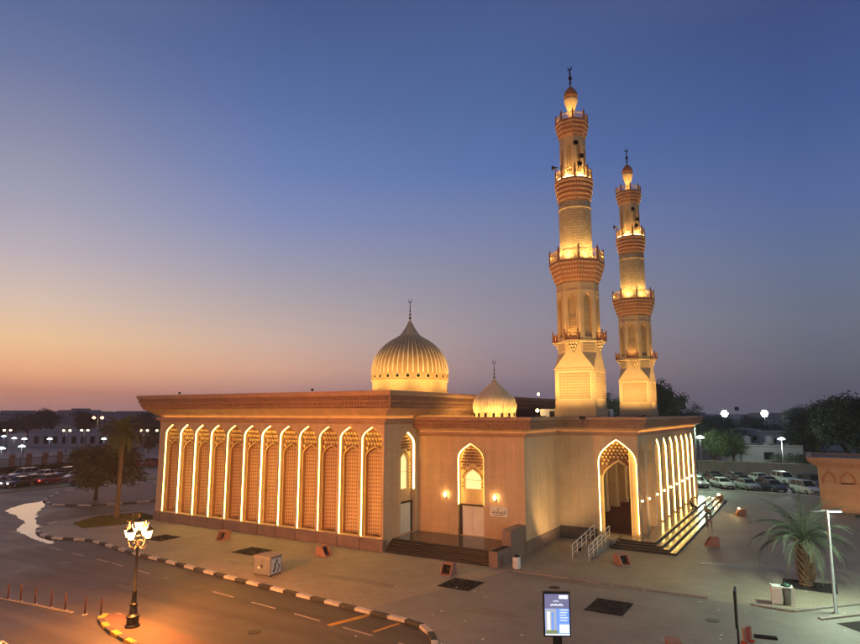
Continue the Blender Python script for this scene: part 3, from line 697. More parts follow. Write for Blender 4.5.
    # loudspeakers on the middle and lower galleries
    for (a,r,z) in ((R(-152),1.75,34.0),(R(-40),1.25,34.6),(R(-60),1.2,35.9),(R(-55),1.72,33.6)):
        M=Matrix.Translation((r*math.cos(a),r*math.sin(a),z))@Matrix.Rotation(a,4,'Z')@Matrix.Rotation(PI/2,4,'Y')
        m=MB(); m.lathe([(.07,-.25),(.09,0),(.25,.30),(.22,.30),(.05,.05)],16); m.v=[tuple(M@Vector(p)) for p in m.v]; m.tube([(r*math.cos(a)*.7,r*math.sin(a)*.7,z-.5),(r*math.cos(a),r*math.sin(a),z-.1)],.03,6)
        P(m,'loudspeaker','bronze')
    # floodlights on the roof around the base
    for (x,y,tz,e) in ((-1.6,-5.6,18.5,2300),(1.8,-5.6,18.5,2000),(5.2,-.6,18.5,2600),(-4.6,1.0,18.5,1000)):
        f=MB(); f.box(-.22,.22,-.14,.14,Z+.35,Z+.62); f.box(-.03,.03,-.03,.03,Z,Z+.36); f.v=[(p[0]+x,p[1]+y,p[2]) for p in f.v]
        fo=P(f,'roof_floodlight','dark_metal'); 
        lamp('flood_beam','SPOT',(x,y,.75),e,(1,.64,.22),root,.15,106,(x*.10,y*.10,tz-Z),1)
    return root
mn=make_minaret()
mn['category']='minaret'; mn['group']='minarets with lit balconies'
mn.location=(10.9,15.7,9.62); mn['label']='nearer, taller looking minaret of the pair, gold lit stone with three railed balconies'
m2=copy_tree(mn); m2.location=(10.9,38.3,9.62); m2['label']='farther minaret, right of the pair, smaller looking, beside the dark tree behind the roof'
# roof equipment
def ac(loc,rz,label):
    e=empty('air_conditioner',loc,rz,label=label,cat='air conditioner')
    MB().box(-.75,.75,-.5,.5,.08,1.25).build('casing','white_paint',e,bevel=.03)
    MB().lathe([(.42,0),(.42,.04),(.05,.04)],20,(.0,0,1.25)).build('fan_grille','dark_metal',e)
    MB().box(.1,.6,-.52,-.501,.25,1.05).build('louvre','dark_metal',e)
ac((11.6,20.6,9.62),0,'white boxy air conditioner on the porch roof between the two minarets')
ac((8.2,14.6,9.62),.2,'dark vented air conditioner on the roof left of the nearer minaret')
for (x,y,z,lb) in ((-23.3,-1.3,12.24,'small dark spotlight on the hall cornice near its left corner'),(-6.4,-1.3,12.24,'small dark spotlight on the hall cornice over the middle arches')):
    e=empty('cornice_spotlight',(x,y,z),label=lb,cat='spotlight'); MB().tube([(0,0,0),(0,0,.12)],.03,6).build('stem','dark_metal',e); MB().box(-.10,.10,-.07,.08,.10,.26).build('head','dark_metal',e,bevel=.02)
for (x,y,z,h,lb) in ((1.2,30,12.24,.35,'bare glowing lamp on the hall roof edge right of the main dome'),(7.6,13.2,9.6,1.0,'bare glowing lamp on the low roof left of the nearer minaret')):
    e=empty('roof_lamp',(x,y,z),label=lb,cat='lamp'); MB().tube([(0,0,0),(0,0,h)],.03,6).build('stem','dark_metal',e); MB().ball((0,0,h+.12),.14,12,8).build('bulb','sconce_glow',e,True)
# =================================================================== GROUND
def sheet(name,poly,z,m,thick=0,kind='structure',rot=0):
    b=MB()
    if thick: b.prism(poly,z-thick,z)
    else: b.poly(*[(x,y,z) for x,y in poly])
    o=b.build(name,m); o['kind']=kind; return o
def ccw(p):
    a=sum(p[i-1][0]*p[i][1]-p[i][0]*p[i-1][1] for i in range(len(p))); return p if a>0 else p[::-1]
sheet('ground',[(-5000,-3000),(5000,-3000),(5000,6000),(-5000,6000)],-.20,'earth')
sheet('road',[(-150,-90),(70,-90),(70,70),(-84,70),(-150,50)],-.14,'asphalt')
KERB=[(-34.9,-5.6),(-34.3,-7.2),(-32.4,-8.7),(-30,-9.6),(-27.6,-9.9),(-24,-8.85),(-22.7,-8.9),(-20.3,-9.26),(-16.3,-9.86),(-10.5,-10.36),(-5.4,-10.9),(.2,-11.4),(3.3,-11.65),(7,-11.95),(10.6,-12.2),(11.6,-12.55),(12.6,-13.6),(13.3,-14.6),(20,-24.5)]
PLZ=KERB+[(60,-24.5),(60,78),(-26,78),(-30,40),(-32,15),(-33.5,4),(-34.8,1.5),(-35.4,-2)]
sheet('plaza',PLZ,0,'paver',.14)
sheet('lower_pavement',[(7.3,-11.9),(10.6,-12.05),(11.5,-12.4),(12.45,-13.5),(13.2,-14.6),(19.8,-24.3),(59,-24.3),(59,4),(31.0,4),(27.1,-.62),(25,-.45),(10.6,-.30),(9.2,-5.2)],.004,'paver_lower')
sheet('parking_lot',[(-8,54.2),(12,54.0),(21,55.0),(27,55.0),(33,52.6),(48,50),(48,79),(-8,79)],.004,'asphalt')
# striped kerbs
def kerb(path,w,zt,zb,seg,name='kerb',mats=('kerb_white','kerb_black'),ph=0):
    pts=[]; acc=0
    P_=[Vector(p) for p in path]; L=[0]
    for a,b in zip(P_,P_[1:]): L.append(L[-1]+(b-a).length)
    def at(s):
        s=max(0,min(L[-1],s))
        for i in range(len(P_)-1):
            if s<=L[i+1]: return P_[i]+(P_[i+1]-P_[i])*((s-L[i])/(L[i+1]-L[i]))
        return P_[-1]
    n=int(L[-1]/seg); A,B=MB(),MB()
    for i in range(n):
        a,b=at(i*seg),at((i+1)*seg-.015); d=(b-a).normalized(); nn=Vector((d.y,-d.x))*w/2
        a2=at(i*seg-.3); b2=at((i+1)*seg+.3)
        (A if (i+ph)%2 else B).prism([tuple(a-nn),tuple(a+nn),tuple(b+nn),tuple(b-nn)][::1],zb,zt)
    for mb,m in ((A,mats[1]),(B,mats[0])):
        if mb.v: o=mb.build(name,m,bevel=.02); o['kind']='structure'
kerb(KERB,.32,.03,-.14,1.15)
kerb([(-35.4,-5.4),(-35.5,-2),(-34.9,1.5),(-33.6,4),(-32.1,15)],.2,.02,-.14,1.1,'kerb',('concrete','concrete'))
kerb([(10.9,-.22),(15,-.2),(19.5,-.25),(23.5,-.18)],.28,.09,0,2.0,'kerb',('concrete','concrete'))
kerb([(25.1,-.3),(27.1,-.5),(31.5,4.4)],.28,.10,0,2.0,'kerb',('concrete','concrete'))
kerb([(28.3,-1.25),(31.2,1.9)],.28,.10,0,2.0,'kerb',('concrete','concrete'))
sheet('planting_strip',[(29.0,-1.5),(31.5,1.0),(33,-.5),(30.6,-3.1)],.008,'soil')
kerb([(-4,54.2),(12,54.0),(21,55.0),(27,55.0),(33,52.6)],.35,.12,0,3,'kerb',('white_paint','white_paint'))
# tree island
ISL=[(-47.4,.6),(-43.1,2.6),(-41.0,6.1),(-40.3,9.5),(-43,18),(-50,22),(-56.3,21),(-61.5,19.5),(-61.0,12.6),(-58.3,7.2),(-52,2)]
sheet('traffic_island',ccw(ISL),0,'paver_red',.14)
kerb(ISL+[ISL[0]],.3,.03,-.14,1.6)
sheet('grass_base',ccw([(-32.4,-5.4),(-34.5,-1.75),(-32.8,1.9),(-28.2,1.0),(-28.1,-3.5),(-29.35,-6.2)]),.006,'soil')
# lamp island
LI=[(-4.0,-19.75),(-3.4,-20.2),(-1.85,-20.75),(.32,-21.2),(3,-21.6),(12,-22.9),(13,-22.0),(6,-19.8),(0,-19.25),(-2.6,-19.1),(-3.7,-19.3)]
sheet('lamp_island',ccw(LI),0,'paver_red',.14)
kerb([(-4.0,-19.6),(-3.6,-20.15),(-1.85,-20.8),(.32,-21.25),(3,-21.65),(12,-22.95)],.3,.03,-.14,.8,'kerb',('yellow_paint','kerb_black'))
kerb([(-30,-20.75),(-11.7,-20.85),(-9.4,-20.5),(-5.2,-20.1),(-4.1,-19.8)],.22,-.10,-.14,2,'kerb',('concrete','concrete'))
# road paint
def dash(pts,w,n=None,z=-.136,m='line_paint',on=1.6,off=1.9):
    P_=[Vector(p) for p in pts]; b=MB()
    for a,c in zip(P_,P_[1:]):
        L=(c-a).length; d=(c-a)/L; nn=Vector((d.y,-d.x))*w/2; s=0
        while s<L:
            e=min(L,s+on); q0=a+d*s; q1=a+d*e; b.poly(*[(*p,z) for p in (tuple(q0-nn),tuple(q0+nn),tuple(q1+nn),tuple(q1-nn))]); s+=on+off
    o=b.build('road_marking',m); o['kind']='structure'
dash([(-24,-11.9),(-15,-12.4),(-7.85,-13.1)],.14); dash([(-2.9,-13.55),(4.2,-14.1),(11.68,-14.8),(18,-18)],.14,on=2.0,off=1.6)
dash([(-4.0,-18.95),(-.6,-19.15),(2.5,-19.45),(12,-20.6)],.13,on=1.1,off=1.2)
dash([(7.0,-14.6),(7.75,-12.25)],.35,m='yellow_paint',on=5); dash([(9.5,-14.2),(9.9,-12.5)],.2,m='yellow_paint',on=5)
# soil squares
for q in ([(-9.9,-6.1),(-7.6,-6.1),(-7.6,-3.9),(-9.9,-3.9)],[(-20.2,-6.4),(-18,-6.4),(-18,-4.2),(-20.2,-4.2)],[(8.3,-6.05),(10.5,-6.05),(10.5,-3.75),(8.3,-3.75)],[(17.45,-6.0),(19.5,-6.0),(19.5,-3.4),(17.45,-3.4)],[(26.4,4.6),(29.3,4.6),(29.3,7.0),(26.4,7.0)]):
    sheet('tree_pit',q,.012,'soil')
    # loose earth clods
    cl=MB(); r_=random.Random(int(q[0][0]*10))
    for i in range(90):
        x=r_.uniform(q[0][0]+.1,q[1][0]-.1); y=r_.uniform(q[0][1]+.1,q[2][1]-.1); cl.ball((x,y,.02),r_.uniform(.03,.10),5,3,.6)
    o=cl.build('soil_clods','soil'); o['kind']='stuff'
# puddle
r_=random.Random(3)
PU=[(-47.63, -4.33), (-49.96, -2.32), (-51.51, -0.49), (-51.84, 1.25), (-52.72, 2.75), (-47.92, -0.19), (-43.89, -2.88), (-39.25, -5.33), (-34.93, -7.32), (-31.85, -8.97), (-28.92, -9.87), (-26.93, -10.17), (-25.53, -10.75), (-25.47, -11.18), (-27.44, -10.96), (-29.35, -10.64), (-31.85, -10.07), (-33.99, -9.7), (-36.32, -8.16), (-38.41, -6.87), (-42.04, -5.59), (-44.84, -5.03)]
pp=[]
for a,b in zip(PU,PU[1:]+PU[:1]):
    for k in range(5):
        t=k/5; pp.append((a[0]+(b[0]-a[0])*t+r_.uniform(-.22,.22),a[1]+(b[1]-a[1])*t+r_.uniform(-.16,.16)))
o=sheet('puddle',ccw(pp),-.133,'wet')
for c_ in ((-33.0,-12.6,1.2,.3),):
    sheet('puddle',[(c_[0]+c_[2]*math.cos(a)*(1+.25*math.sin(3*a+c_[0])),c_[1]+c_[3]*math.sin(a)*(1+.3*math.cos(2*a))) for a in [2*PI*i/28 for i in range(28)]],-.132,'wet')
# litter, manhole covers, oil stains
lt=MB(); r_=random.Random(12)
for i in range(70):
    x=r_.uniform(6,30); y=r_.uniform(-18,10)
    if (x<10 and y>0) or (y>4 and x<19): continue
    a=r_.uniform(0,PI); w_=r_.uniform(.03,.09); c_,s_=math.cos(a)*w_,math.sin(a)*w_; lt.poly((x-c_,y-s_,.012),(x+s_,y-c_,.014),(x+c_,y+s_,.03),(x-s_,y+c_,.012))
lo=lt.build('litter','white_paint'); tag(lo,'scraps of litter on the paving',None,None,'stuff')
for i,(x,y,z) in enumerate([(4.5,-17.2,-.14),(-14,-14.8,-.14),(-5.6,-7.4,0),(14.6,-2.6,.004),(21.5,8.6,0),(23.6,-4.2,.004)]):
    m=MB().lathe([(.34,0),(.34,.012),(.30,.014)],24); o=m.build('manhole_cover','dark_metal'); o.location=(x,y,z+.001); tag(o,['round manhole cover on the road below the yellow marking','round manhole cover on the road left of the lamp post','round manhole cover on the plaza near the steel cabinet','round manhole cover on the paving before the white litter bin','round manhole cover on the plaza right of the porch steps','round manhole cover near the right banner post'][i],'manhole cover',None,None); o['group']='manhole covers'
def blot(name,x,y,rx,ry,z,m,seed):
    r_=random.Random(seed); k=[r_.uniform(.7,1.25) for _ in range(12)]
    P_=[]
    for i in range(36):
        a=2*PI*i/36; f=i/3; q=k[int(f)%12]*(1-f%1)+k[(int(f)+1)%12]*(f%1); P_.append((x+rx*q*math.cos(a),y+ry*q*math.sin(a)))
    sheet(name,P_,z,m)
mat('oil',(.045,.038,.034),.45,3,.4); mat('damp_paving',(.20,.165,.135),.5,.8,.25)
for i,q in enumerate([(-8,-15.6,1.1,.35),(2.5,-16.6,.7,.3),(9,-16,.9,.3),(-18,-14,.8,.3)]): blot('oil_stain',*q,-.1375,'oil',i)
for i,q in enumerate([(3.5,-7.5,2.4,.5),(-6,-8.2,1.6,.35),(15,-.9,3.2,.4),(20.8,2.8,1.6,.6),(24,9,2.2,.8),(13.4,-9,1.5,.6)]): blot('paving_stain',*q,.0065,'damp_paving',20+i)
# left verge and lots
sheet('verge',[(-67.5,-30),(-64.6,-30),(-64.6,12),(-62.5,26),(-66,30),(-69,14)],-.06,'grass',.08)
sheet('left_parking',[(-92,-40),(-69.2,-40),(-70.2,14),(-67.5,34),(-60,60),(-92,60)],-.132,'asphalt')
sheet('far_square',[(-330,-60),(-101.5,-60),(-100.5,30),(-106,70),(-140,140),(-330,140)],-.12,'far_paving')
sheet('far_pavement',[(-80,27.5),(-69,25.5),(-55,34),(-40,42),(-50,58),(-80,44)],-.10,'far_paving')
# =================================================================== PLANTS
def grass(name,poly,n,h,m,label):
    xs=[p[0] for p in poly]; ys=[p[1] for p in poly]; r_=random.Random(5); b=MB(); c=0
    def inside(x,y):
        s=False
        for i in range(len(poly)):
            (x1,y1),(x2,y2)=poly[i-1],poly[i]
            if (y1>y)!=(y2>y) and x<(x2-x1)*(y-y1)/(y2-y1)+x1: s=not s
        return s
    while c<n:
        x,y=r_.uniform(min(xs),max(xs)),r_.uniform(min(ys),max(ys))
        if not inside(x,y): continue
        a=r_.uniform(0,PI); w_=.03+.03*r_.random(); hh=h*r_.uniform(.5,1.2); l=r_.uniform(-.05,.05)
        b.poly((x-w_*math.cos(a),y-w_*math.sin(a),0),(x+w_*math.cos(a),y+w_*math.sin(a),0),(x+l,y+l,hh)); c+=1
    o=b.build(name,m); tag(o,label,None,None,'stuff'); return o
grass('grass',[(-32.4,-5.4),(-34.5,-1.75),(-32.8,1.9),(-28.2,1.0),(-28.1,-3.5),(-29.35,-6.2)],9000,.16,'grass','patch of short grass around the left palm')
def crown_mesh(name,blobs,n,ls,m,seed):
    r_=random.Random(seed); b=MB(); tot=sum(q[3]*q[4]*q[5] for q in blobs)
    for (cx,cy,cz,rx,ry,rz) in blobs:
        k=int(n*rx*ry*rz/tot)+1
        # twig clusters
        for _ in range(max(3,k//14)):
            d=Vector((r_.gauss(0,1),r_.gauss(0,1),r_.gauss(0,1))).normalized(); t=r_.uniform(.45,1.04)
            q=Vector((cx+d.x*rx*t,cy+d.y*ry*t,cz+d.z*rz*t))
            cs=ls*r_.uniform(1.2,2.6)
            for _ in range(14):
                p=q+Vector((r_.gauss(0,1),r_.gauss(0,1),r_.gauss(0,.7)))*cs*.6
                u=Vector((r_.gauss(0,1),r_.gauss(0,1),r_.gauss(0,1))).normalized(); v=u.orthogonal().normalized(); s=ls*r_.uniform(.5,1.1)
                b.poly(p-u*s*.6,p+v*s*.35,p+u*s*.6,p-v*s*.35)
    me=b.build(name,m).data; o=bpy.data.objects[-1] if 0 else None
    return me
def tree_kind(h,rad,m,seed,n=3500,ls=.3,th=.35,name='tree',trunkfrac=.3,squat=1):
    r_=random.Random(seed); root=empty(name)
    tz=h*trunkfrac; cz=(h+tz)/2; hz=(h-tz)/2
    blobs=[(0,0,cz,rad*.6,rad*.6,hz*.75)]
    for k in range(9):
        a=r_.uniform(0,2*PI); q=r_.uniform(.4,.72)*rad; z=cz+r_.uniform(-.65,.75)*hz; s=r_.uniform(.28,.5)
        blobs.append((q*math.cos(a),q*math.sin(a),z,rad*s,rad*s,hz*s*.9*squat))
    t=MB(); t.tube([(0,0,-.1),(.05*h*.2,0,tz*.6),(0,.03,tz*1.05),(0,0,cz)],[th,th*.8,th*.65,th*.35],10)
    for bq in blobs[1:7]: t.tube([(0,0,tz*.9),(bq[0]*.5,bq[1]*.5,(tz+bq[2])/2),(bq[0],bq[1],bq[2])],[th*.5,th*.3,th*.1],6)
    t.build('trunk','bark',root,True)
    crown_mesh('crown',blobs,n,ls,m,seed); 
    cr=[o for o in COL.objects if o.name.startswith('crown') and o.parent is None][-1]; cr.parent=root
    return root
K=[tree_kind(9,4.6,'leaf_dark',11,5200,.34,name='tree'),tree_kind(10.5,4.0,'leaf_mid',12,5200,.34,name='tree'),tree_kind(7.5,4.8,'leaf_dark',13,4800,.34,trunkfrac=.18,name='tree'),tree_kind(12,5.5,'leaf_dark',14,13000,.42,name='tree')]
used=[False]*4
def put_tree(k,x,y,s,rz,label,group=None):
    o=K[k] if not used[k] else copy_tree(K[k]); used[k]=True
    o.rotation_euler=(0,0,rz); o.location=(x,y,-.1); o.scale=s if isinstance(s,tuple) else (s,s,s)
    o['category']='tree'; o['label']=label
    if group: o['group']=group
    elif 'group' in o.keys(): del o['group']
    return o
# roadside tree on its island, dense and broad
bt=tree_kind(6.5,4.9,'leaf_dark',21,15000,.24,.26,'tree',.22); bt.location=(-46.9,5.4,0); tag(bt,'broad dark bushy tree standing on the traffic island behind the left palm','tree')
GT='dark trees beyond the left square'; GR='dark trees behind the right parking lot'
for i,(k,x,y,s,lb) in enumerate([
 (3,-244,99,1.0,'tall dark tree under the left skyline, biggest crown of the far left clump'),
 (0,-227,86,1.2,'dark tree left of the biggest crown in the far left clump'),
 (1,-250,107,1.1,'dark tree right of the biggest crown in the far left clump'),
 (0,-223,76,.95,'low dark tree at the left edge of the photo'),
 (3,-199,91,.92,'dark tree left of the tall orange street lamp'),
 (2,-161,79,1.15,'dark tree right behind the left palm crown'),
 (3,-163,90,.90,'dark tree between the palm and the mosque cornice'),
 (0,-150,86,1.0,'dark tree next to the mosque left corner'),
 (1,-185,100,.95,'dark tree behind the orange street lamp'),
 (2,-124,66,.62,'small yellowish green round tree left of the mosque corner')]):
    put_tree(k,x,y,s,i*1.3,lb,GT)
for i,(k,x,y,s,lb) in enumerate([
 (1,-3.6,80,1.5,'dark tree seen in the gap between the two minaret bases'),
 (3,3.2,96.6,(.92,.92,1.40),'big dark tree right of the farther minaret, rising over the roof'),
 (0,6.6,103,(.62,.62,1.42),'dark tree right part of the clump beside the farther minaret'),
 (1,13.0,86,.78,'green lit tree behind the left end of the parked cars'),
 (1,16.2,88.5,.80,'green lit tree left of the white house'),
 (2,14.5,114,1.0,'dark tree above the green ones left of the white house'),
 (0,8.1,146,1.05,'dark tree below the first stadium light'),
 (0,16.8,163,.95,'dark tree behind the white house roof'),
 (2,9.8,182,1.2,'dark tree between the two stadium lights'),
 (0,-1.0,175,1.1,'dark tree next to the porch cornice tip'),
 (2,23,166,1.0,'dark tree under the second stadium light'),
 (3,29.6,97,1.05,'dark tree left part of the big clump at right'),
 (3,34,93,1.08,'tallest dark tree behind the small right pavilion'),
 (3,37.5,88,1.12,'dark tree cut by the right edge of the photo'),
 (0,27.6,101,1.02,'dark tree just right of the white house'),
 (2,24.2,87.5,.50,'low dark bush in front of the white house'),
 (2,27.8,84.5,.56,'low dark bush behind the white van'),
 (0,-3.4,240,1.2,'distant dark tree left below the stadium lights'),
 (0,8.0,251,1.1,'distant dark tree between the stadium masts'),
 (3,24,300,1.1,'distant dark tree right of the second stadium mast'),
 (2,41,84,1.2,'dark tree right of the pavilion roof')]):
    put_tree(k,x,y,s,i*1.7+.4,lb,GR)
def palm(loc,th,r,nf,fl,m,label,droop=1.0,seed=1,rz=0,thin=1.0):
    r_=random.Random(seed); root=empty('palm_tree',loc,rz,label=label,cat='palm tree')
    n=18; t=MB(); pts=[];rs=[]
    for i in range(n*3+1):
        f=i/(n*3); pts.append((.12*math.sin(f*2)*th/8,0,th*f)); rs.append(r*(1.35-.35*min(1,f*4))*(1+.10*((i%3)-1)))
    t.tube(pts,rs,12); t.build('trunk','palm_bark',root,'auto')
    b=MB(); bo=MB()
    top=Vector((pts[-1][0],0,th))
    for k in range(nf):
        az=k*2.39996+r_.uniform(-.2,.2); el=R(82-108*(k/nf)**.85*droop+r_.uniform(-6,6)); L=fl*r_.uniform(.82,1.08)
        P_=[]; p=top.copy(); e=el
        for i in range(13):
            P_.append(p.copy()); d=Vector((math.cos(az)*math.cos(e),math.sin(az)*math.cos(e),math.sin(e))); p=p+d*L/12; e-=R(6.2+3.5*(i/12))*(.7+.6*math.cos(el))*(1 if thin==1 else .95)
        bo.tube(P_,[.045-.036*i/12 for i in range(13)],4,False)
        side=Vector((-math.sin(az),math.cos(az),0))
        for i in range(1,12):
            for sub in((0,.33,.66) if thin==1 else (0,.25,.5,.75)):
                a=P_[i]+(P_[min(i+1,12)]-P_[i])*sub; d=(P_[min(i+1,12)]-P_[i-1]).normalized(); up=side.cross(d)
                ll=fl*(.19 if thin==1 else .155)*math.sin(PI*min(.97,(i+sub)/12+.12))+.05
                for s_ in(-1,1):
                    q=(side*s_*.8+d*.75+up*(-.18*s_*0+.12)+Vector((0,0,-.22+r_.uniform(-.15,.15)))).normalized(); w_=d*.030*thin
                    b.poly(a-w_,a+w_,a+q*ll*.6+w_*.7+Vector((0,0,-.02)),a+q*ll,a+q*ll*.6-w_*.7+Vector((0,0,-.02)))
    c=b.build('crown',m,root); bo.build('frond_stems',m,c)
    # old leaf bases under the crown
    h=MB()
    nb_=26 if thin==1 else 110
    for k in range(nb_):
        a=k*2.4; z=th-(.9 if thin==1 else th*.93)*(k/nb_); h.tube([(top.x+r*.8*math.cos(a),r*.8*math.sin(a),z-.1),(top.x+r*1.9*math.cos(a),r*1.9*math.sin(a),z+.32)],[.07,.03],5)
    h.build('leaf_bases','palm_bark',root)
    return root
palm((-32.0,-1.3,0),8.5,.21,46,2.9,'leaf_palm','tall palm with straight trunk growing on the grass patch left of the mosque',1.05,3)
palm((27.7,5.8,0),2.7,.30,38,3.7,'leaf_palm_green','short palm with wide spreading fronds in a dark soil square by the right street lamp',.72,8,.5,.6)
# =================================================================== STREET FURNITURE
def lantern_lamp(loc,label,energy):
    root=empty('street_lamp',loc,label=label,cat='street lamp')
    MB().lathe([(.36,0),(.36,.10),(.28,.16),(.28,.42),(.33,.46),(.33,.52),(.20,.62),(.15,.95),(.19,1.0),(.19,1.08),(.13,1.14),(.10,1.6),(.13,1.64),(.13,1.70),(.085,1.76),(.058,3.75),(.09,3.80),(.09,3.90),(.06,3.96),(.05,4.25),(.10,4.3),(.10,4.36)],20).build('column','dark_metal',root,'auto')
    MB().lathe([(.37,.0),(.37,.04)],8).build('base_plate','dark_metal',root)
    spots=[(0.55*math.cos(a),0.55*math.sin(a),4.22) for a in [R(20+90*k) for k in range(4)]]+[(0,0,4.62)]
    for i,(x,y,z) in enumerate(spots):
        if i<4:
            m=MB(); a=math.atan2(y,x); c_,s_=math.cos(a),math.sin(a)
            ps=[(0.05,3.85),(.22,3.72),(.42,3.78),(.55,3.98),(.55,4.16)]; m.tube([(c_*p[0],s_*p[0],p[1]) for p in ps],.028,6)
            ps=[(.10,4.05),(.22,4.14),(.30,4.02),(.24,3.92)]; m.tube([(c_*p[0],s_*p[0],p[1]) for p in ps],.018,5)
            m.build('arm','bronze',root,True)
        l=MB().lathe([(.12,0),(.21,.36)],6,(x,y,z+.04)).build('lantern_glass','lantern',root)
        m=MB(); m.lathe([(.10,-.04),(.15,.0),(.14,.04)],6,(x,y,z)); m.lathe([(.25,.40),(.25,.43),(.13,.56),(.05,.62),(.04,.70),(.01,.80)],6,(x,y,z))
        for k in range(6):
            a=2*PI*k/6; m.tube([(x+.125*math.cos(a),y+.125*math.sin(a),z+.04),(x+.22*math.cos(a),y+.22*math.sin(a),z+.42)],.012,4)
        m.build('lantern_cap','bronze',l)
    lamp('lantern_light','POINT',(0,0,4.9),energy,(1,.33,.06),root,.45)
    return root
lantern_lamp((-.95,-20.1,0),'black ornate lamp post with a cluster of five glowing orange lanterns, by the road',23000)
lantern_lamp((4.6,-30.8,0),'black ornate lamp post on the near pavement, outside the photo at lower left',9000)
rl=empty('street_lamp',(29.06,.45,0),label='slim grey lamp post with one lit white LED head, right of the short palm',cat='street lamp')
MB().lathe([(.16,0),(.16,.03),(.085,.05),(.055,5.25),(.05,5.3)],16).build('pole','grey_metal',rl,True)
M=Matrix.Rotation(R(31),4,'Z')
MB().box(-.62,.62,-.025,.025,5.26,5.31,M).build('arm','grey_metal',rl)
for s_,lit in ((-.62,0),(.45,1)):
    M2=M@Matrix.Translation((s_,0,5.22)); h=MB().box(-.30,.30,-.13,.13,0,.07,M2).build('lamp_head','grey_metal',rl,bevel=.02)
    if lit: MB().box(-.26,.26,-.11,.11,-.03,-.002,M2).build('led_panel','led_head',h)
lamp('lamp_light','POINT',(.45*math.cos(R(31)),.45*math.sin(R(31)),5.05),2300,(.74,1,.72),rl,.25)
def sodium(x,y,h,e,label,c=(1,.60,.24)):
    r_=empty('street_lamp',(x,y,-.1),R(60),label=label,cat='street lamp'); r_['group']='tall sodium street lamps beside and behind the viewer'
    MB().lathe([(.14,0),(.07,h)],10).build('pole','grey_metal',r_,True); MB().box(-1.6,1.6,-.05,.05,h-.05,h+.03).build('arm','grey_metal',r_)
    for s_ in(-1,1): MB().box(s_*1.5-.35,s_*1.5+.35,-.15,.15,h-.15,h-.02).build('lamp_head','orange_far',r_)
    lamp('sodium_light','POINT',(0,0,h-.5),e,c,r_,.4)
def tall_light(name,x,y,h,kind,label,group=None,n=2,sz=1.0,energy=0):
    r=empty(name,(x,y,-.1),R(31),label=label,cat='street lamp' if name=='street_lamp' else 'floodlight mast')
    if group: r['group']=group
    MB().lathe([(.12*sz,0),(.06*sz,h)],8).build('pole','grey_metal',r,True)
    if kind=='white':
        MB().lathe([(.30,-.05),(.62,.0),(.58,.14),(.30,.30),(.05,.40)],16,(0,0,h+.08)).build('lamp_globe','globe_white',r,True)
    elif kind in('yellow','orange'):
        m=MB(); m.box(-1.0*sz,1.0*sz,-.04,.04,h-.05,h+.03); m.build('arm','grey_metal',r)
        for s_ in(-1,1): MB().ball((s_*.85*sz,0,h-.16),.30*sz,10,6,.8).build('lamp',kind+'_far',r,True)
    elif kind=='stadium':
        m=MB(); m.box(-1.8,1.8,-.2,.1,h-1.4,h+1.4); m.build('head_frame','dark_metal',r)
        b=MB()
        for q_ in [(0,0)]+[(1.05*math.cos(k*PI/3),1.05*math.sin(k*PI/3)) for k in range(6)]: b.ball((q_[0],-.32,h+q_[1]),.62,12,8)
        b.build('lamp','stadium',r)
    return r
G1='white mushroom lamps on the far left square'
for i,(x,y) in enumerate([(-159.5,46.6),(-142.2,41.0),(-136.1,40.4),(-130.8,43.6),(-95.5,16.8),(-99.7,22.2),(-120.0,50.8),(-118.9,55.1)]):
    tall_light('street_lamp',x,y,4.15,'white',['white mushroom lamp, upper one at the left edge','white mushroom lamp, second from left in the upper row','white mushroom lamp, third from left in the upper row','white mushroom lamp left of the dark island tree, alone','white mushroom lamp, lower one at the left edge','white mushroom lamp nearest the brick pillars, right of the lower pair','white mushroom lamp just left of the palm crown','white mushroom lamp just right of the palm trunk top'][i],G1)
G2='yellow twin lamps along the far left road'
for i,(x,y) in enumerate([(-158.4,46.8),(-141.5,53.5),(-140.4,57.7),(-123.8,64.2),(-120.2,66.4)]):
    tall_light('street_lamp',x,y,6.1,'yellow',['yellow twin lamp at the left edge before dark trees','yellow twin lamp, left one of the pair over the low long building','yellow twin lamp, right one of the pair over the low long building','yellow twin lamp left of the mosque corner','yellow twin lamp touching the mosque corner'][i],G2)
tall_light('street_lamp',-109.7,42.7,9.7,'orange','tall orange twin street lamp above the left palm crown',None,sz=1.1)
tall_light('stadium_mast',-5.8,289,10.2,'stadium','blazing white stadium light, left one, on the right horizon')
tall_light('stadium_mast',10.6,299,10.4,'stadium','blazing white stadium light, right one, on the right horizon')
u=tall_light('stadium_mast',4.3,237,12.5,'none','unlit mast with a dark box head between the stadium lights'); MB().box(-.8,.8,-.2,.2,11.6,13.0).build('head_frame','dark_metal',u)
tall_light('street_lamp',14.82,58.6,6.9,'white','thin lamp post with lit head right beside the porch end')
tall_light('street_lamp',11.0,80.5,8.6,'white','farther thin lamp post with lit head before the green trees')
lot=tall_light('street_lamp',24.3,84,6.0,'white','small bright lamp in front of the white house')
lamp('lot_light','POINT',(11.3,80.0,8.0),1100,(.72,1,.60),None,.3); lamp('lot_light','POINT',(14.6,60,6.6),2600,(.72,1,.66),None,.3); lamp('lot_light','POINT',(24.3,83.0,5.6),900,(.90,1,.90),None,.3)
sodium(12,-50,10,9000,'tall twin sodium lamp on the road behind the viewer, left')
sodium(-14,-57,10,9500,'tall twin sodium lamp far along the road on the left')
sodium(-50,-40,10,6000,'tall twin sodium lamp by the left carriageway outside the photo')
sodium(46,-34,10,7500,'tall twin street lamp right of the viewer',(1,.68,.36))
sodium(54,-8,10,6000,'tall twin street lamp beyond the right edge of the plaza',(.90,1,.72))
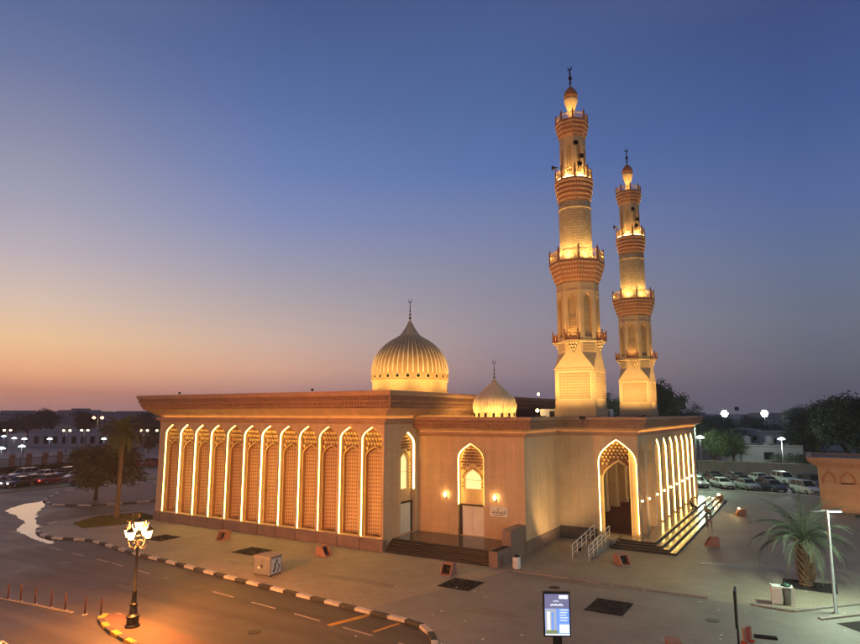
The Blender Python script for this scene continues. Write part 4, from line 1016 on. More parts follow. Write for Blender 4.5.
# bollards
bol0=None
for i,(x,y) in enumerate([(-11.72,-20.74),(-10.72,-20.55),(-9.43,-20.40),(-8.04,-20.28),(-6.84,-20.17),(-5.23,-20.0),(-4.25,-19.72)]):
    if bol0 is None:
        b=empty('bollard'); MB().lathe([(.045,0),(.045,.86),(.03,.90)],12).build('post','bollard_paint',b,True); MB().lathe([(.052,.66),(.052,.74)],12).build('reflective_band','bollard_paint',b); MB().lathe([(.13,0),(.13,.02)],12).build('foot','kerb_white',b); bol0=b
    else: b=copy_tree(bol0)
    b.location=(x,y,-.13); b['category']='bollard'; b['group']='bollards along the road edge'
    b['label']=['thin bollard at the left edge of the photo, first of the row','second thin bollard from the left edge','third thin bollard from the left edge','middle thin bollard of the row of seven','fifth thin bollard from the left edge','second to last thin bollard before the lamp post island','thin bollard nearest the ornate lamp post, at the kerb tip'][i]
# light housings
hs0=None
HS=[(-14.2,-3.1,R(-80),'small wedge light housing on the paving left of the metal cabinet',0),(-3.1,-3.2,0,'wedge light housing on the paving before the rightmost hall arches',0),(7.5,-3.2,R(-85),'wedge light housing in front of the dark side steps',0),(16.7,5.4,R(-40),'wedge light housing between the ramp and the porch steps',1),(21.2,15.4,R(200),'wedge light housing right of the near part of the porch steps',1),(21.8,32.8,R(200),'golden lit wedge light housing on open paving right of the porch',1),(18.6,43.6,R(185),'brightest wedge light housing by the far end of the porch steps',1),(23.0,-10.2,R(20),'orange lit wedge light housing cut by the bottom edge of the photo',0)]
for i,(x,y,rz,lb,on) in enumerate(HS):
    if hs0 is None:
        h=empty('light_housing')
        m=MB(); M=Matrix.Rotation(PI/2,4,'X'); m.prism([(-.5,0),(.5,0),(.06,.70),(-.5,.70)],-.40,-.30,M); m.prism([(-.5,0),(.5,0),(.06,.70),(-.5,.70)],.30,.40,M)
        m.box(-.5,-.40,-.30,.30,0,.70); m.box(-.40,.45,-.30,.30,0,.06); m.box(-.4,.06,-.3,.3,.62,.70)
        m.build('shell','pink_concrete',h,bevel=.012)
        m=MB(); m.box(-.28,-.02,-.2,.2,.14,.46); m.box(-.2,-.1,-.24,.24,.06,.16); m.build('floodlight','dark_metal',h,bevel=.02)
        hs0=h
    else: h=copy_tree(hs0)
    h.location=(x,y,0); h.rotation_euler=(0,0,rz); h['category']='light housing'; h['group']='wedge light housings on the plaza'; h['label']=lb
for (x,y,e,t) in ((-14.2,-2.7,260,(-14.2,0,4)),(-3.1,-2.8,260,(-3.6,0,4)),(-24,-3.4,0,(0,0,0)),(16.5,5.9,130,(12.5,12.3,4)),(12.6,3.2,0,(9.7,9,5)),(20.7,33.2,900,(16.6,33,4)),(20.1,15.6,700,(16.6,18,4)),(18.0,43.0,90,(16.6,38,4))):
    if e: lamp('housing_light','SPOT',(x,y,.55),e,GOLD,None,.1,100,t)
for i,(x,y) in enumerate([(18.45,43.35),(21.62,32.7)]):
    h=[o for o in COL.objects if o.name.startswith('light_housing') and (Vector((x,y,0))-o.location).length<.6][0]; l=MB().ball((.1 if i else 0,0,.74),.17 if i==0 else .10,12,8,.7).build('lamp_lens','sconce_glow',h,True)
lamp('housing_light','POINT',(21.3,32.8,1.0),40,GOLD,None,.1); lamp('housing_light','POINT',(18.2,43.3,.95),45,GOLD,None,.12)
# wall wash for the wing's side wall (floodlight beside the bin)
fl=empty('ground_floodlight',(13.0,7.6,0),label='low dark floodlight on the paving left of the ramp',cat='floodlight')
MB().box(-.18,.18,-.1,.1,.12,.38).box(-.03,.03,-.03,.03,0,.14).build('head','dark_metal',fl,bevel=.02)
lamp('wall_wash','SPOT',(-.2,.0,.45),620,GOLD,fl,.15,110,(-3.3,2.5,4.5))
# bins
b=empty('litter_bin',(10.75,.6,0),label='white round litter bin beside the side entrance parapet',cat='bin')
MB().lathe([(.24,0),(.27,.06),(.27,.72),(.24,.76)],20).build('body','white_paint',b,'auto'); MB().lathe([(.25,.76),(.22,.84),(.08,.90),(.01,.91)],20).build('lid','dark_metal',b,True)
b=empty('bin_shelter',(26.6,.75,0),R(8),label='white slatted bin shelter with green litter bin, left of the right lamp post',cat='bin')
m=MB()
for x in(-.52,.52):
    for y in(-.3,.3): m.box(x-.035,x+.035,y-.035,y+.035,0,1.0)
m.box(-.52,.52,-.3,.3,.94,.985); m.box(-.50,-.05,-.33,-.30,.08,.92); m.box(-.55,-.51,-.28,.28,.1,.9)
m.build('frame','white_paint',b,bevel=.01); MB().lathe([(.19,0),(.23,.8),(.24,.82)],18,(.22,0,.0)).build('bin','grey_metal',b,True); MB().lathe([(.25,.985),(.25,1.05),(.12,1.14),(.01,1.15)],18,(.2,0,0)).build('lid','green_plastic',b,True)
# steel cabinet
b=empty('steel_cabinet',(-2.75,-9.25,0),R(4),label='boxy steel cabinet on the paving near the striped kerb, poster on its side',cat='cabinet')
MB().box(-.70,.70,-.55,.55,.06,1.14).build('casing','grey_metal',b,bevel=.02)
MB().box(-.74,.74,-.59,.59,1.14,1.22).build('top','concrete',b,bevel=.015)
m=MB()
for x in(-.62,.62):
    for y in(-.45,.45): m.box(x-.05,x+.05,y-.05,y+.05,0,.07)
m.build('feet','dark_metal',b)
m=MB().box(-.66,-.01,-.575,-.552,.12,1.08).box(.01,.66,-.575,-.552,.12,1.08).build('door','grey_metal',b,bevel=.008)
MB().box(-.06,-.03,-.60,-.575,.5,.7).box(.03,.06,-.60,-.575,.5,.7).build('handle','dark_metal',m)
m=MB().box(.702,.712,-.46,.46,.14,1.06).build('poster','ad_pale_paint' if 0 else 'white_paint',b)
q=MB()
TP2=lambda y,z:(.7145,y,z)
stroke(q,[(-.3,.25),(-.05,.45),(-.15,.65),(.1,.85),(.0,.98)],.14,TP2); stroke(q,[(.1,.2),(.3,.45),(.2,.7)],.1,TP2)
q.build('poster_mark','green_plastic',m)
MB().box(-.35,-.15,-.588,-.576,.42,.56).build('plate','white_paint',b)
# advert light box on a post
ad=empty('advertising_sign',(18.1,-11.9,0),R(29),label='glowing blue advertising light box on a dark post at the bottom edge',cat='advertising sign')
MB().box(-.20,.20,-.07,.07,0,.55).build('post','dark_metal',ad,bevel=.01)
MB().box(-.61,.61,-.12,.12,.50,2.42).build('case','dark_metal',ad,bevel=.02)
TA=lambda d:(lambda x,z:(x,-.12-d,z))
def panel(x0,x1,z0,z1,d,m,name,par): return MB().box(x0,x1,-.12-d,-.12-d+.003,z0,z1).build(name,m,par)
scn=panel(-.55,.55,.58,2.34,.006,'ad_blue','poster',ad)
panel(-.55,.55,1.72,2.34,.010,'ad_deep','poster_sky',scn); panel(.10,.50,2.14,2.30,.014,'ad_white','poster_logo',scn)
panel(-.53,-.05,.66,1.70,.014,'ad_pale','poster_tower',scn); panel(-.45,-.32,.80,1.58,.018,'ad_white','poster_wall',scn); panel(-.26,-.14,.80,1.58,.018,'ad_blue','poster_glass',scn)
panel(-.53,.02,.64,.80,.020,'ad_green','poster_lawn',scn); panel(.10,.53,.68,1.04,.014,'ad_white','poster_box',scn); panel(-.55,.55,.58,.635,.024,'ad_white','poster_footer',scn)
q=MB(); T3=TA(.016)
for k in range(7): x0=-.30+.085*k; stroke(q,[(x0,1.90+.03*(k%2)),(x0+.03,1.85),(x0+.075,1.86+.03*(k%3))],.035,T3)
for k in range(3): x0=-.16+.09*k; stroke(q,[(x0,2.02),(x0+.06,2.05+.02*(k%2))],.035,T3)
for k in range(5): stroke(q,[(.12,1.66-.11*k),(.50-.05*(k%3),1.66-.11*k)],.03,T3)
q.build('poster_lettering','ad_white',scn)
# edge-on road sign and red barrier board
b=empty('banner_post',(25.16,-8.1,0),R(93),label='dark narrow banner post seen edge on, rising beside the red board',cat='banner post')
MB().lathe([(.05,0),(.035,2.75)],10).build('pole','dark_metal',b,True); MB().box(-.75,.0,-.05,.05,1.15,2.72).build('banner_frame','dark_metal',b,bevel=.01)
b=empty('barrier_board',(25.4,-6.8,0),R(62),label='small red and pink board standing on the paving beside the banner post',cat='barrier')
MB().box(-.30,.30,-.04,.04,.12,.72).build('board','pink_concrete',b,bevel=.01); MB().box(-.10,.12,-.052,-.042,.15,.70).box(-.06,.10,.042,.052,.15,.70).build('stripe','red_paint',b); MB().box(-.32,-.24,-.15,.15,0,.12).box(.24,.32,-.15,.15,0,.12).build('foot','red_paint',b)
b=empty('drain_grate',(26.1,-5.75,.0),R(12),label='dark low metal grating on the paving near the bottom right',cat='grating')
m=MB(); m.box(-.48,.48,-.02,.02,.02,.10); m.box(-.48,.48,.20,.24,.02,.10)
for i in range(9): m.box(-.46+.11*i,-.42+.11*i,-.02,.24,.03,.08)
m.build('bars','dark_metal',b); MB().box(-.5,.5,-.04,.26,.006,.02).build('tray','dark_metal',b)
b=empty('stool',(19.95,24.3,0),label='small brown stand on the paving at the foot of the porch steps',cat='stool')
MB().box(-.2,.2,-.2,.2,.50,.58).build('seat','brick_pillar',b,bevel=.01)
for x in(-.16,.16):
    for y in(-.16,.16): MB().box(x-.03,x+.03,y-.03,y+.03,0,.5).build('leg','brick_pillar',b)
# =================================================================== CARS
def make_car(kind,paint):
    """sedan / suv / van as lofted side sections; front looks along +x"""
    L,Wd,H={'sedan':(4.6,1.80,1.44),'suv':(4.7,1.88,1.74),'van':(4.8,1.85,1.90)}[kind]
    r=empty('parked_car'); h=L/2; W2=Wd/2
    belt={'sedan':.92,'suv':1.05,'van':1.05}[kind]; hood={'sedan':.82,'suv':.98,'van':.95}[kind]
    xs=[-h,-h+.10,-h*.72,-h*.35,0,h*.42,h*.66,h-.12,h]
    top=[belt*.86,belt*.98 if kind=='sedan' else belt,belt,belt,belt,belt-.02,hood,hood*.84,hood*.66]
    wid=[.86,.95,1,1,1,1,.98,.92,.80]; bot=[.40,.28,.22,.20,.20,.20,.22,.26,.38]
    m=MB(); rows=[]
    for x,t,w_,b_ in zip(xs,top,wid,bot):
        w=W2*w_; mid=(t+b_)/2+.06
        rows.append(m.pts([(x,-w*.93,b_),(x,-w,b_+.12),(x,-w,mid),(x,-w*.95,t-.04),(x,-w*.86,t),(x,0,t+.025),(x,w*.86,t),(x,w*.95,t-.04),(x,w,mid),(x,w,b_+.12),(x,w*.93,b_)]))
    for a,b in zip(rows,rows[1:]):
        for i in range(10): m.f.append([a[i],a[i+1],b[i+1],b[i]])
        m.f.append([a[10],a[0],b[0],b[10]])
    m.f.append(rows[0]); m.f.append(rows[-1][::-1]); body=m.build('body',paint,r,'auto')
    # cabin: glass band and painted roof
    if kind=='sedan': g0=(-h*.80,h*.40); g1=(-h*.46,h*.10)
    elif kind=='suv': g0=(-h*.96,h*.44); g1=(-h*.84,h*.16)
    else: g0=(-h*.97,h*.62); g1=(-h*.90,h*.30)
    zr=H-.06
    MB().frustum((g0[0],g0[1],-W2*.84,W2*.84),(g1[0],g1[1],-W2*.70,W2*.70),belt-.02,zr).build('glass','glass_dark',r,bevel=.03)
    rf=MB().frustum((g1[0]-.06,g1[1]+.05,-W2*.715,W2*.715),(g1[0]+.12,g1[1]-.10,-W2*.62,W2*.62),zr-.015,H).build('roof',paint,r,bevel=.03)
    m=MB()
    for s_ in(-1,1):
        for (xa,xb) in ((g0[0],g1[0]),(g0[1],g1[1]),((g0[0]+g0[1])/2-.1,(g1[0]+g1[1])/2-.1)):
            m.tube([(xa,s_*W2*.845,belt-.03),(xb,s_*W2*.705,zr)],.040,5)
    m.build('pillars',paint,rf)
    for x in (h*.62,-h*.60):
        for s_ in(-1,1):
            M=Matrix.Translation((x,s_*(W2-.09),.33))@Matrix.Rotation(PI/2,4,'X')
            t=MB(); t.lathe([(.20,-.11),(.32,-.11),(.335,-.07),(.335,.07),(.32,.11),(.20,.11)],20); t.v=[tuple(M@Vector(p)) for p in t.v]; wh=t.build('wheel','tyre',r,'auto')
            t=MB(); t.lathe([(.20,-.112),(.205,-.118),(.06,-.10),(.05,.10),(.205,.118),(.20,.112)],10); t.v=[tuple(M@Vector(p)) for p in t.v]; t.build('rim','grey_metal',wh)
    for s_ in(-1,1):
        MB().box(h-.20,h-.03,s_*W2*.62-.17,s_*W2*.62+.17,hood*.62,hood*.76).build('headlight','grey_metal',r,bevel=.03)
        MB().box(-h-.01,-h+.10,s_*W2*.66-.14,s_*W2*.66+.14,belt*.66,belt*.84).build('tail_light','red_paint',r,bevel=.02)
        MB().box(h*.30,h*.38,s_*W2*1.0-.02,s_*W2*1.0+s_*.17,belt-.02,belt+.12).build('mirror',paint,r,bevel=.02)
    MB().box(h-.06,h+.005,-.42,.42,hood*.40,hood*.58).build('grille','dark_metal',r,bevel=.01)
    MB().box(h-.0,h+.015,-.24,.24,hood*.30,hood*.40).build('licence_plate','white_paint',r)
    return r
PROTO={}
def car(kind,color,x,y,ang,label,group=None,z=0,lights=None):
    k=(kind,color)
    if k in PROTO: o=copy_tree(PROTO[k])
    else: o=make_car(kind,'car_'+color); PROTO[k]=o
    o.location=(x,y,z); o.rotation_euler=(0,0,ang); o['category']='car'; o['label']=label
    if group: o['group']=group
    elif 'group' in o.keys(): del o['group']
    if lights:
        for s_ in(-1,1):
            MB().ball((2.3 if lights=='head' else -2.33,s_*.6,.68),.13,8,5).build(lights+'_lamp',lights+'_lamp',o)
    return o
G3='cars parked in the right lot'
A=R(-58)
for kd,cl,x,y,lb in [('sedan','white',14.1,58.6,'white sedan in the front row beside the porch end lamp'),('sedan','white',17.4,58.5,'white sedan in the front row, second from the left'),('sedan','silver',20.6,58.4,'pale hatchback shaped sedan in the middle of the front row'),('sedan','blue',23.7,58.3,'dark blue sedan in the front row, left of the tall white one'),('suv','white',27.6,57.0,'tall white van at the right end of the front row'),
 ('suv','silver',12.0,67.5,'silver tall car in the back row at its left end'),('sedan','black',15.2,68.2,'black sedan in the back row behind the second white sedan'),('sedan','grey',18.4,68.6,'dark grey sedan in the back row behind the pale hatchback'),('sedan','white',21.6,68.9,'white sedan in the back row behind the dark blue one'),('suv','white',24.8,69.3,'white tall car in the back row near the dark bush'),('suv','black',28.4,66.6,'black tall car behind the white van at right'),('sedan','black',16.0,63.2,'black sedan in the gap row between white ones at left'),('sedan','black',19.6,63.4,'black sedan in the middle of the gap row'),('sedan','black',23.0,63.6,'black sedan at the right of the gap row')]:
    car(kd,cl,x,y,A,lb,G3)
G4='cars queued and parked beyond the left verge'
for kd,cl,x,y,a,lb,li in [('sedan','silver',-73.5,6.0,R(-70),'silver car at the left edge beyond the verge',None),('sedan','black',-70.9,8.2,R(-75),'black car with bright headlights beyond the left verge','head'),('sedan','red',-71.0,12.6,R(105),'red car with glowing tail lamps beyond the left verge','tail'),('sedan','black',-72.5,10.6,R(-75),'black car behind the red one beyond the left verge',None),('suv','silver',-82.0,14.2,R(-70),'silver tall car farther back at left',None),('sedan','white',-79.0,15.8,R(-70),'white car with one bright lamp in the back row at left','head'),('suv','black',-77.8,18.6,R(-70),'dark tall car in the back row at left',None),('suv','silver',-71.8,17.4,R(-70),'silver tall car nearest the island tree at left',None)]:
    car(kd,cl,x,y,a,lb,G4,-.13,li)
for kd,cl,x,y,a,lb,li in [('sedan','silver',-90,36.6,R(20),'silver car left of the island tree top, far road',None),('sedan','red',-86.5,37.8,R(20),'red car between the palm and the mosque, far road','tail'),('suv','red',-84.6,40.4,R(20),'red tall car nearest the mosque corner, far road','tail'),('sedan','black',-92,40.4,R(20),'black car in the far row right of the palm trunk',None),('sedan','white',-88.8,43.2,R(20),'white car with bright lamps in the far row','head')]:
    car(kd,cl,x,y,a,lb,'cars on the far road between palm and mosque',-.13,li)
car('suv','white',.9,-27.45,R(60),'pale car roof in the bottom left corner, lit orange',None,-.13)
# =================================================================== BUILDINGS AROUND
def house(name,x,y,w,d,h,rz,m,label,wins=(),cat='house',parapet=.5,group=None):
    r=empty(name,(x,y,-.15),rz,label=label,cat=cat)
    if group: r['group']=group
    MB().box(0,w,0,d,0,h).build('wall',m,r); MB().box(-.08,w+.08,-.08,d+.08,h,h+.12).build('roof','roof_grey',r)
    pb=MB(); pb.box(-.05,w+.05,-.05,.12,h+.12,h+parapet); pb.box(-.05,w+.05,d-.12,d+.05,h+.12,h+parapet); pb.box(-.05,.12,.12,d-.12,h+.12,h+parapet); pb.box(w-.12,w+.05,.12,d-.12,h+.12,h+parapet); pb.build('parapet',m,r)
    for (wx,wz,ww,wh) in wins:
        f=MB().box(wx-.06,wx+ww+.06,-.05,.01,wz-.06,wz+wh+.06).build('window','dark_metal',r); MB().box(wx,wx+ww,-.065,-.052,wz,wz+wh).build('pane','glass_dark',f)
    return r
h=house('house',17.4,90.6,10.5,7,4.4,R(20),'house_white','flat roofed white house with one barred window, behind the parked cars',[(3.9,2.2,1.5,1.2),(8.0,1.9,.7,1.3)],parapet=.35)
MB().box(-2.6,0,.5,4,0,3.9).build('annex','house_white',h)
for (x,y) in((1.8,3),(6.2,4)): MB().lathe([(.75,0),(.8,.3),(.8,1.4),(.3,1.7)],14,(x,y,4.7)).build('water_tank','house_white',h,True)
MB().box(4.5,5.5,2,3,4.5,5.1).build('roof_box','house_white',h)
w_=empty('boundary_wall',(0,0,0),label='long low tan wall behind the back row of parked cars',cat='wall')
MB().box(4,30,80.6,80.9,-.1,2.1).build('panel','house_tan',w_); MB().box(3.95,30.05,80.52,80.98,2.1,2.2).build('coping','house_tan',w_)
for i,(x,y,w,d,hh,lb) in enumerate([(8,150,8,8,6.0,'grey flat house half hidden by dark trees, left of the white house'),(14,130,5,6,6.2,'small pale house roof above the white house, left'),(20.5,112,5,5,6.3,'pale block seen over the white house roof'),(26,170,12,8,8,'pale flat building over the dark trees toward the right')]):
    house('house',x,y,w,d,hh,R(25),'house_white',lb,[(1,hh-2,1,1),(3,hh-2,1,1)],group='pale houses among the right trees')
# small pavilion on the right
pv=empty('pavilion',(29.05,40.8,0),label='small orange lit pavilion with flared cornice at the right edge',cat='pavilion')
TV=face_T((0,0,0),(1,0,0),(0,-1,0))
m=MB(); arch_wall(m,TV,0,1.75,0,4.7,.95,.60,3.15,3.35,4.28,.12); arch_wall(m,TV,1.75,3.5,0,4.7,2.62,.70,2.95,3.3,4.25,.12)
m.poly((3.5,0,0),(3.5,.5,0),(3.5,.5,4.7),(3.5,0,4.7)); m.poly((0,0,0),(0,8,0),(0,8,4.7),(0,0,4.7))
arch_wall(m,TV,3.5,9.5,0,4.7,6.2,2.4,.02,2.6,4.2,.6); m.poly((0,8,0),(9.5,8,0),(9.5,8,4.7),(0,8,4.7)); m.poly((9.5,0,0),(9.5,8,0),(9.5,8,4.7),(9.5,0,4.7))
m.build('wall','pavilion_wall',pv)
m=MB(); m.poly((.3,.12,3.1),(3.4,.12,3.1),(3.4,.12,4.4),(.3,.12,4.4)); m.poly((3.4,3.0,0),(9,3.0,0),(9,3.0,4.6),(3.4,3.0,4.6)); m.build('recess','pavilion_wall',pv)
for cx,hw in ((.95,.60),(2.62,.70)):
    m=MB(); arch_band(m,TV,cx,hw+.06,3.0,3.3,4.34,-.05,.11,.2); m.build('arch_moulding','minaret_corbel',pv)
c=MB(); profile_ring(c,[(0,0),(9.5,0),(9.5,8),(0,8)],[(0,4.55),(.08,4.6),(.08,4.75),(.2,4.8),(.45,5.0),(.75,5.15),(.8,5.3),(.95,5.35),(1.0,5.6),(1.05,5.75),(.5,5.77),(.5,5.4)]); c.build('cornice','cornice',pv)
MB().box(-.5,10,-.5,8.5,5.4,5.5).build('roof','roof_grey',pv)
lamp('pavilion_light','SPOT',(3.0,-4.2,.5),420,(1,.50,.16),pv,.2,95,(2.6,0,3.2))
f=MB().box(2.8,3.2,-4.3,-4.1,.15,.45).box(2.97,3.03,-4.23,-4.17,0,.15).build('ground_light','dark_metal',pv)
# left: fence with brick pillars
fe=empty('brick_fence',(0,0,0),label='long fence of brick pillars and dark railings behind the left parked cars',cat='fence')
FP=[(-97.1+(-1.4)*((y-19.5)/3.2)*.45,y) for y in [-6.1,-2.9,.3,3.5,6.7,9.9,13.1,16.3,19.5,22.7,25.9,29.1,32.3,35.5,38.7,41.9]]
for i,(x,y) in enumerate(FP):
    m=MB(); m.box(x-.36,x+.36,y-.36,y+.36,-.15,2.7); m.frustum((x-.48,x+.48,y-.48,y+.48),(x-.30,x+.30,y-.30,y+.30),2.7,3.0); m.build('pillar','brick_pillar',fe)
for (a,b) in zip(FP,FP[1:]):
    m=MB(); m.tube([(a[0],a[1]+.36,2.1),(b[0],b[1]-.36,2.1)],.04,4); m.tube([(a[0],a[1]+.36,.7),(b[0],b[1]-.36,.7)],.04,4)
    for k in range(14):
        t=(k+.5)/14; x=a[0]+(b[0]-a[0])*t; y=a[1]+.4+(b[1]-a[1]-.8)*t; m.box(x-.02,x+.02,y-.02,y+.02,.4,2.3)
    m.build('railing','dark_metal',fe)
hd=MB(); r_=random.Random(9)
for i in range(9000):
    y=r_.uniform(-8,44); x=-94.9-(y-19.5)*.2+r_.uniform(-.6,.6); z=r_.uniform(0,1.0); s=.16; uu=Vector((r_.gauss(0,1),r_.gauss(0,1),r_.gauss(0,1))).normalized(); vv=uu.orthogonal().normalized(); p=Vector((x,y,z-.1)); hd.poly(p-uu*s,p+vv*s*.6,p+uu*s,p-vv*s*.6)
tag(hd.build('hedge','leaf_dark'),'low dark hedge running along the left brick fence',None,None,'stuff')
# low long building, skyline
house('building',-186,66,60,8,4.6,R(31),'house_white','low long pale building with colonnade beyond the left square',[(2+3*k,1.0,1.4,2.2) for k in range(18)],cat='building')
house('building',-205,44,22,8,3.2,R(31),'house_white','low pale shed at the left edge beyond the square',[(2+3*k,1.0,1.2,1.2) for k in range(6)],cat='building')
SK=[(-20,600,40,13,'tan'),(4,640,26,11,'grey'),(14,600,26,16.5,'grey'),(27,610,22,14,'grey'),(40,630,34,15,'grey'),(55,640,22,13,'tan'),(66,600,16,17.5,'grey'),(76.5,560,9.5,20.5,'grey'),(84,600,18,17.5,'grey'),(93,620,26,14.5,'tan'),(112,600,30,13,'grey'),(130,580,26,15.0,'grey'),(150,560,26,12.5,'tan'),(690,600,30,12,'grey'),(790,560,60,11,'tan'),(830,520,40,12,'grey')]
sk=math.sin(R(YAW)); ck=math.cos(R(YAW))
for i,(px,D,w,hh,c_) in enumerate(SK):
    hh=9.6+(hh-10.5)*.42
    b_=(px-430)/626.6*D; x=CAM[0]+b_*ck-D*sk; y=CAM[1]+b_*sk+D*ck
    o=house('far_building',x-w/2*ck,y-w/2*sk,w,14,hh,R(YAW),'tower_grey' if c_=='grey' else 'house_tan',
      ['pale block partly outside the left edge of the skyline','low block at the left end of the skyline','wide block under the thin spire at left','block right of the wide one at left','broad block behind the far left trees','low tan block in the middle of the left skyline','block left of the tallest narrow tower','tallest narrow grey tower of the left skyline','block touching the tallest tower on its right','tan block right of the tallest tower','low block behind the palm crown','block between palm and mosque cornice','tan block at the mosque corner','block low beside the porch cornice tip','long tan block on the right horizon','block on the right horizon before the big trees'][i],
      [(1.5+3.2*k,2+3.2*j,1.4,1.6) for k in range(int((w-2)/3.2)) for j in range(int((hh-2)/3.2)) if rnd.random()<.55][:60],cat='building',parapet=.9,group='far buildings on the skyline')
# =================================================================== PEOPLE
def person(loc,rz,cloth,label):
    r=empty('person',loc,rz,label=label,cat='person')
    def skinmesh(name,joints,edges,radii,m,par):
        me=bpy.data.meshes.new(name); me.from_pydata(joints,edges,[]); o=bpy.data.objects.new(name,me); COL.objects.link(o); o.parent=par; me.materials.append(MT[m])
        sk_=o.modifiers.new('skin','SKIN'); sk_.use_smooth_shade=True
        for i,v in enumerate(me.skin_vertices[0].data): v.radius=(radii[i],radii[i]); v.use_root=(i==0)
        s_=o.modifiers.new('sub','SUBSURF'); s_.levels=1; s_.render_levels=2; return o
    J=[(0,0,.12),(0,.02,.35),(0,.03,.58),(0,.02,.70),(0,0,.80),(0,-.01,.90),
       (.10,-.05,.10),(.13,-.42,.16),(.13,-.45,-.22),(.13,-.56,-.28),(-.10,-.05,.10),(-.13,-.42,.16),(-.13,-.45,-.22),(-.13,-.56,-.28),
       (.19,.02,.56),(.24,-.06,.32),(.16,-.28,.24),(.12,-.36,.22),(-.19,.02,.56),(-.24,-.06,.32),(-.16,-.28,.24),(-.12,-.36,.22)]
    E=[(0,1),(1,2),(2,3),(3,4),(4,5),(0,6),(6,7),(7,8),(8,9),(0,10),(10,11),(11,12),(12,13),(2,14),(14,15),(15,16),(16,17),(2,18),(18,19),(19,20),(20,21)]
    rad=[.14,.13,.14,.055,.09,.085,.09,.07,.05,.045,.09,.07,.05,.045,.065,.045,.035,.03,.065,.045,.035,.03]
    b=skinmesh('body',J,E,rad,'skin',r)
    sel=[0,1,2,6,7,8,10,11,12,14,15,16,18,19,20]; mp={s:i for i,s in enumerate(sel)}
    skinmesh('clothing',[J[i] for i in sel],[(mp[a],mp[b_]) for a,b_ in E if a in mp and b_ in mp],[rad[i]+.018 for i in sel],cloth,r)
    MB().ball((0,.015,.90),.105,12,8,1.1).build('hair','cloth_dark',r,True)
person((17.30,31.9,.62),R(75),'cloth_dark','person in dark clothes sitting on the top porch step near the far arches')
person((18.75,31.2,.32),R(75),'cloth_khaki','person in khaki clothes sitting lower on the porch steps, right of the other')
# =================================================================== SKY AND SUN
wd=bpy.data.worlds.new('World'); sc.world=wd; wd.use_nodes=True; nt=wd.node_tree; L=nt.links.new
bg=nt.nodes['Background']; out=nt.nodes['World Output']
tc=N(nt,'ShaderNodeTexCoord'); nm=N(nt,'ShaderNodeVectorMath',operation='NORMALIZE'); L(tc.outputs['Generated'],nm.inputs[0])
sp=N(nt,'ShaderNodeSeparateXYZ'); L(nm.outputs[0],sp.inputs[0])
asn=N(nt,'ShaderNodeMath',operation='ARCSINE'); L(sp.outputs[2],asn.inputs[0])
dv=N(nt,'ShaderNodeMath',operation='MULTIPLY'); L(asn.outputs[0],dv.inputs[0]); dv.inputs[1].default_value=2/PI  # 0..1 = 0..90 deg
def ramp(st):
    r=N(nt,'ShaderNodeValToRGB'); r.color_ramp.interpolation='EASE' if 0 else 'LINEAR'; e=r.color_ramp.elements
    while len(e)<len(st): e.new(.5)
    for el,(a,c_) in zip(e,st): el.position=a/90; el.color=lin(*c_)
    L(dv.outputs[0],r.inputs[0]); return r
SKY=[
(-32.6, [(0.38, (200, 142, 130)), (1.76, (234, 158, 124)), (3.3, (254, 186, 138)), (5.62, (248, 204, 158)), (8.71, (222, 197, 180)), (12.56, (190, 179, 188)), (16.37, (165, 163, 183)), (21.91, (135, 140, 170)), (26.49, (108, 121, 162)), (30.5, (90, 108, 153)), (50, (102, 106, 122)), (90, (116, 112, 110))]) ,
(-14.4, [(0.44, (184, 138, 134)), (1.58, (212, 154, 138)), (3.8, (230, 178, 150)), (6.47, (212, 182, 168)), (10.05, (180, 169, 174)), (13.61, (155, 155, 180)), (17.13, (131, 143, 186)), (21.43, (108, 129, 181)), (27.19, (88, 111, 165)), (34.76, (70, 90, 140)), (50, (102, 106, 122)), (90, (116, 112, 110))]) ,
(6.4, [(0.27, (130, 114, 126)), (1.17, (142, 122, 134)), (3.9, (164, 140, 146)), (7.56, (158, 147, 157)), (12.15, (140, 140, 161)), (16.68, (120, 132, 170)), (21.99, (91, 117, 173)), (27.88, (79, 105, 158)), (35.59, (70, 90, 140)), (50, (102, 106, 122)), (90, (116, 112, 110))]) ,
(32.0, [(0.23, (92, 90, 104)), (1.0, (97, 93, 107)), (3.32, (104, 103, 117)), (7.22, (108, 114, 131)), (11.88, (100, 114, 146)), (16.49, (87, 107, 156)), (23.87, (68, 90, 146)), (30.71, (61, 79, 129)), (50, (102, 106, 122)), (90, (116, 112, 110))]) ,
]

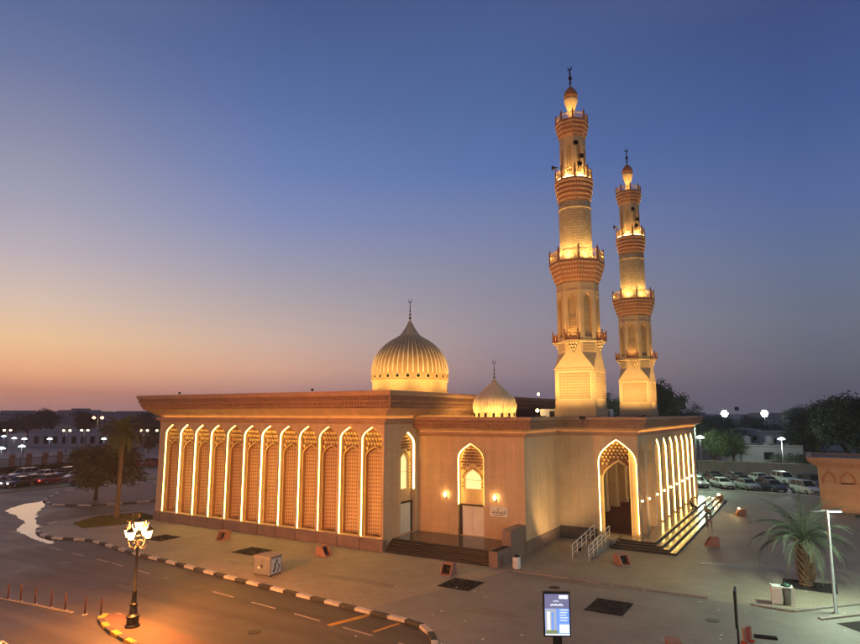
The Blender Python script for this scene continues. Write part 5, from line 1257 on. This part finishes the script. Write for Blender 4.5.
saz=R(90+YAW+36); sd=(math.cos(saz),math.sin(saz),0)
hz=N(nt,'ShaderNodeVectorMath',operation='MULTIPLY'); hz.inputs[1].default_value=(1,1,0); L(nm.outputs[0],hz.inputs[0]); hn=N(nt,'ShaderNodeVectorMath',operation='NORMALIZE'); L(hz.outputs[0],hn.inputs[0])
dt=N(nt,'ShaderNodeVectorMath',operation='DOT_PRODUCT'); dt.inputs[1].default_value=sd; L(hn.outputs[0],dt.inputs[0])
ac_=N(nt,'ShaderNodeMath',operation='ARCCOSINE'); L(dt.outputs['Value'],ac_.inputs[0])   # angle away from the place of sunset
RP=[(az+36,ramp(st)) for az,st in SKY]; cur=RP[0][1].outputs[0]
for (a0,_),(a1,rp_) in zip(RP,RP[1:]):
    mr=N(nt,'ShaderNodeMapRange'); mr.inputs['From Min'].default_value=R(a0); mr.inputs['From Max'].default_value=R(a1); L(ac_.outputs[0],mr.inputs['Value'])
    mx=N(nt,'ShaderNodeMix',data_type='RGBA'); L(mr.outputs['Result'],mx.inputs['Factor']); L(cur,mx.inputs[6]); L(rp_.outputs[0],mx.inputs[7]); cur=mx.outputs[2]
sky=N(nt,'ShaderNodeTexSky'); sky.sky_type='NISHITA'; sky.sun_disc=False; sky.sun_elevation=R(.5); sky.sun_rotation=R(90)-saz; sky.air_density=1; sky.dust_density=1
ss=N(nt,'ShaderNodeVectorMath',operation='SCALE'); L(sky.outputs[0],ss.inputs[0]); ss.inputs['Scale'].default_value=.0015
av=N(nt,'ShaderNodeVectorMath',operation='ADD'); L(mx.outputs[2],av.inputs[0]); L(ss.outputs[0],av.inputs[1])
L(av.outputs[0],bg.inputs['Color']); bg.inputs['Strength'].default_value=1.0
sl=bpy.data.lights.new('afterglow','SUN'); so=bpy.data.objects.new('afterglow',sl); COL.objects.link(so); sl.energy=.10; sl.angle=R(25); sl.color=(1,.62,.42)
so.rotation_euler=(-Vector((sd[0],sd[1],.12))).to_track_quat('-Z','Y').to_euler()

# thin evening haze over the whole place
hb=MB().box(-1400,1400,-120,1250,-1.2,58).build('haze','stucco'); hb['kind']='stuff'; hb['label']='thin evening haze'
hm=bpy.data.materials.new('haze'); hm.use_nodes=True; hn_=hm.node_tree; hn_.nodes.remove(hn_.nodes['Principled BSDF'])
pv_=hn_.nodes.new('ShaderNodeVolumePrincipled'); pv_.inputs['Color'].default_value=(.80,.80,.88,1); pv_.inputs['Density'].default_value=.00038; pv_.inputs['Anisotropy'].default_value=.3
hn_.links.new(pv_.outputs[0],hn_.nodes['Material Output'].inputs['Volume']); hb.data.materials[0]=hm
hb.display_type='WIRE'
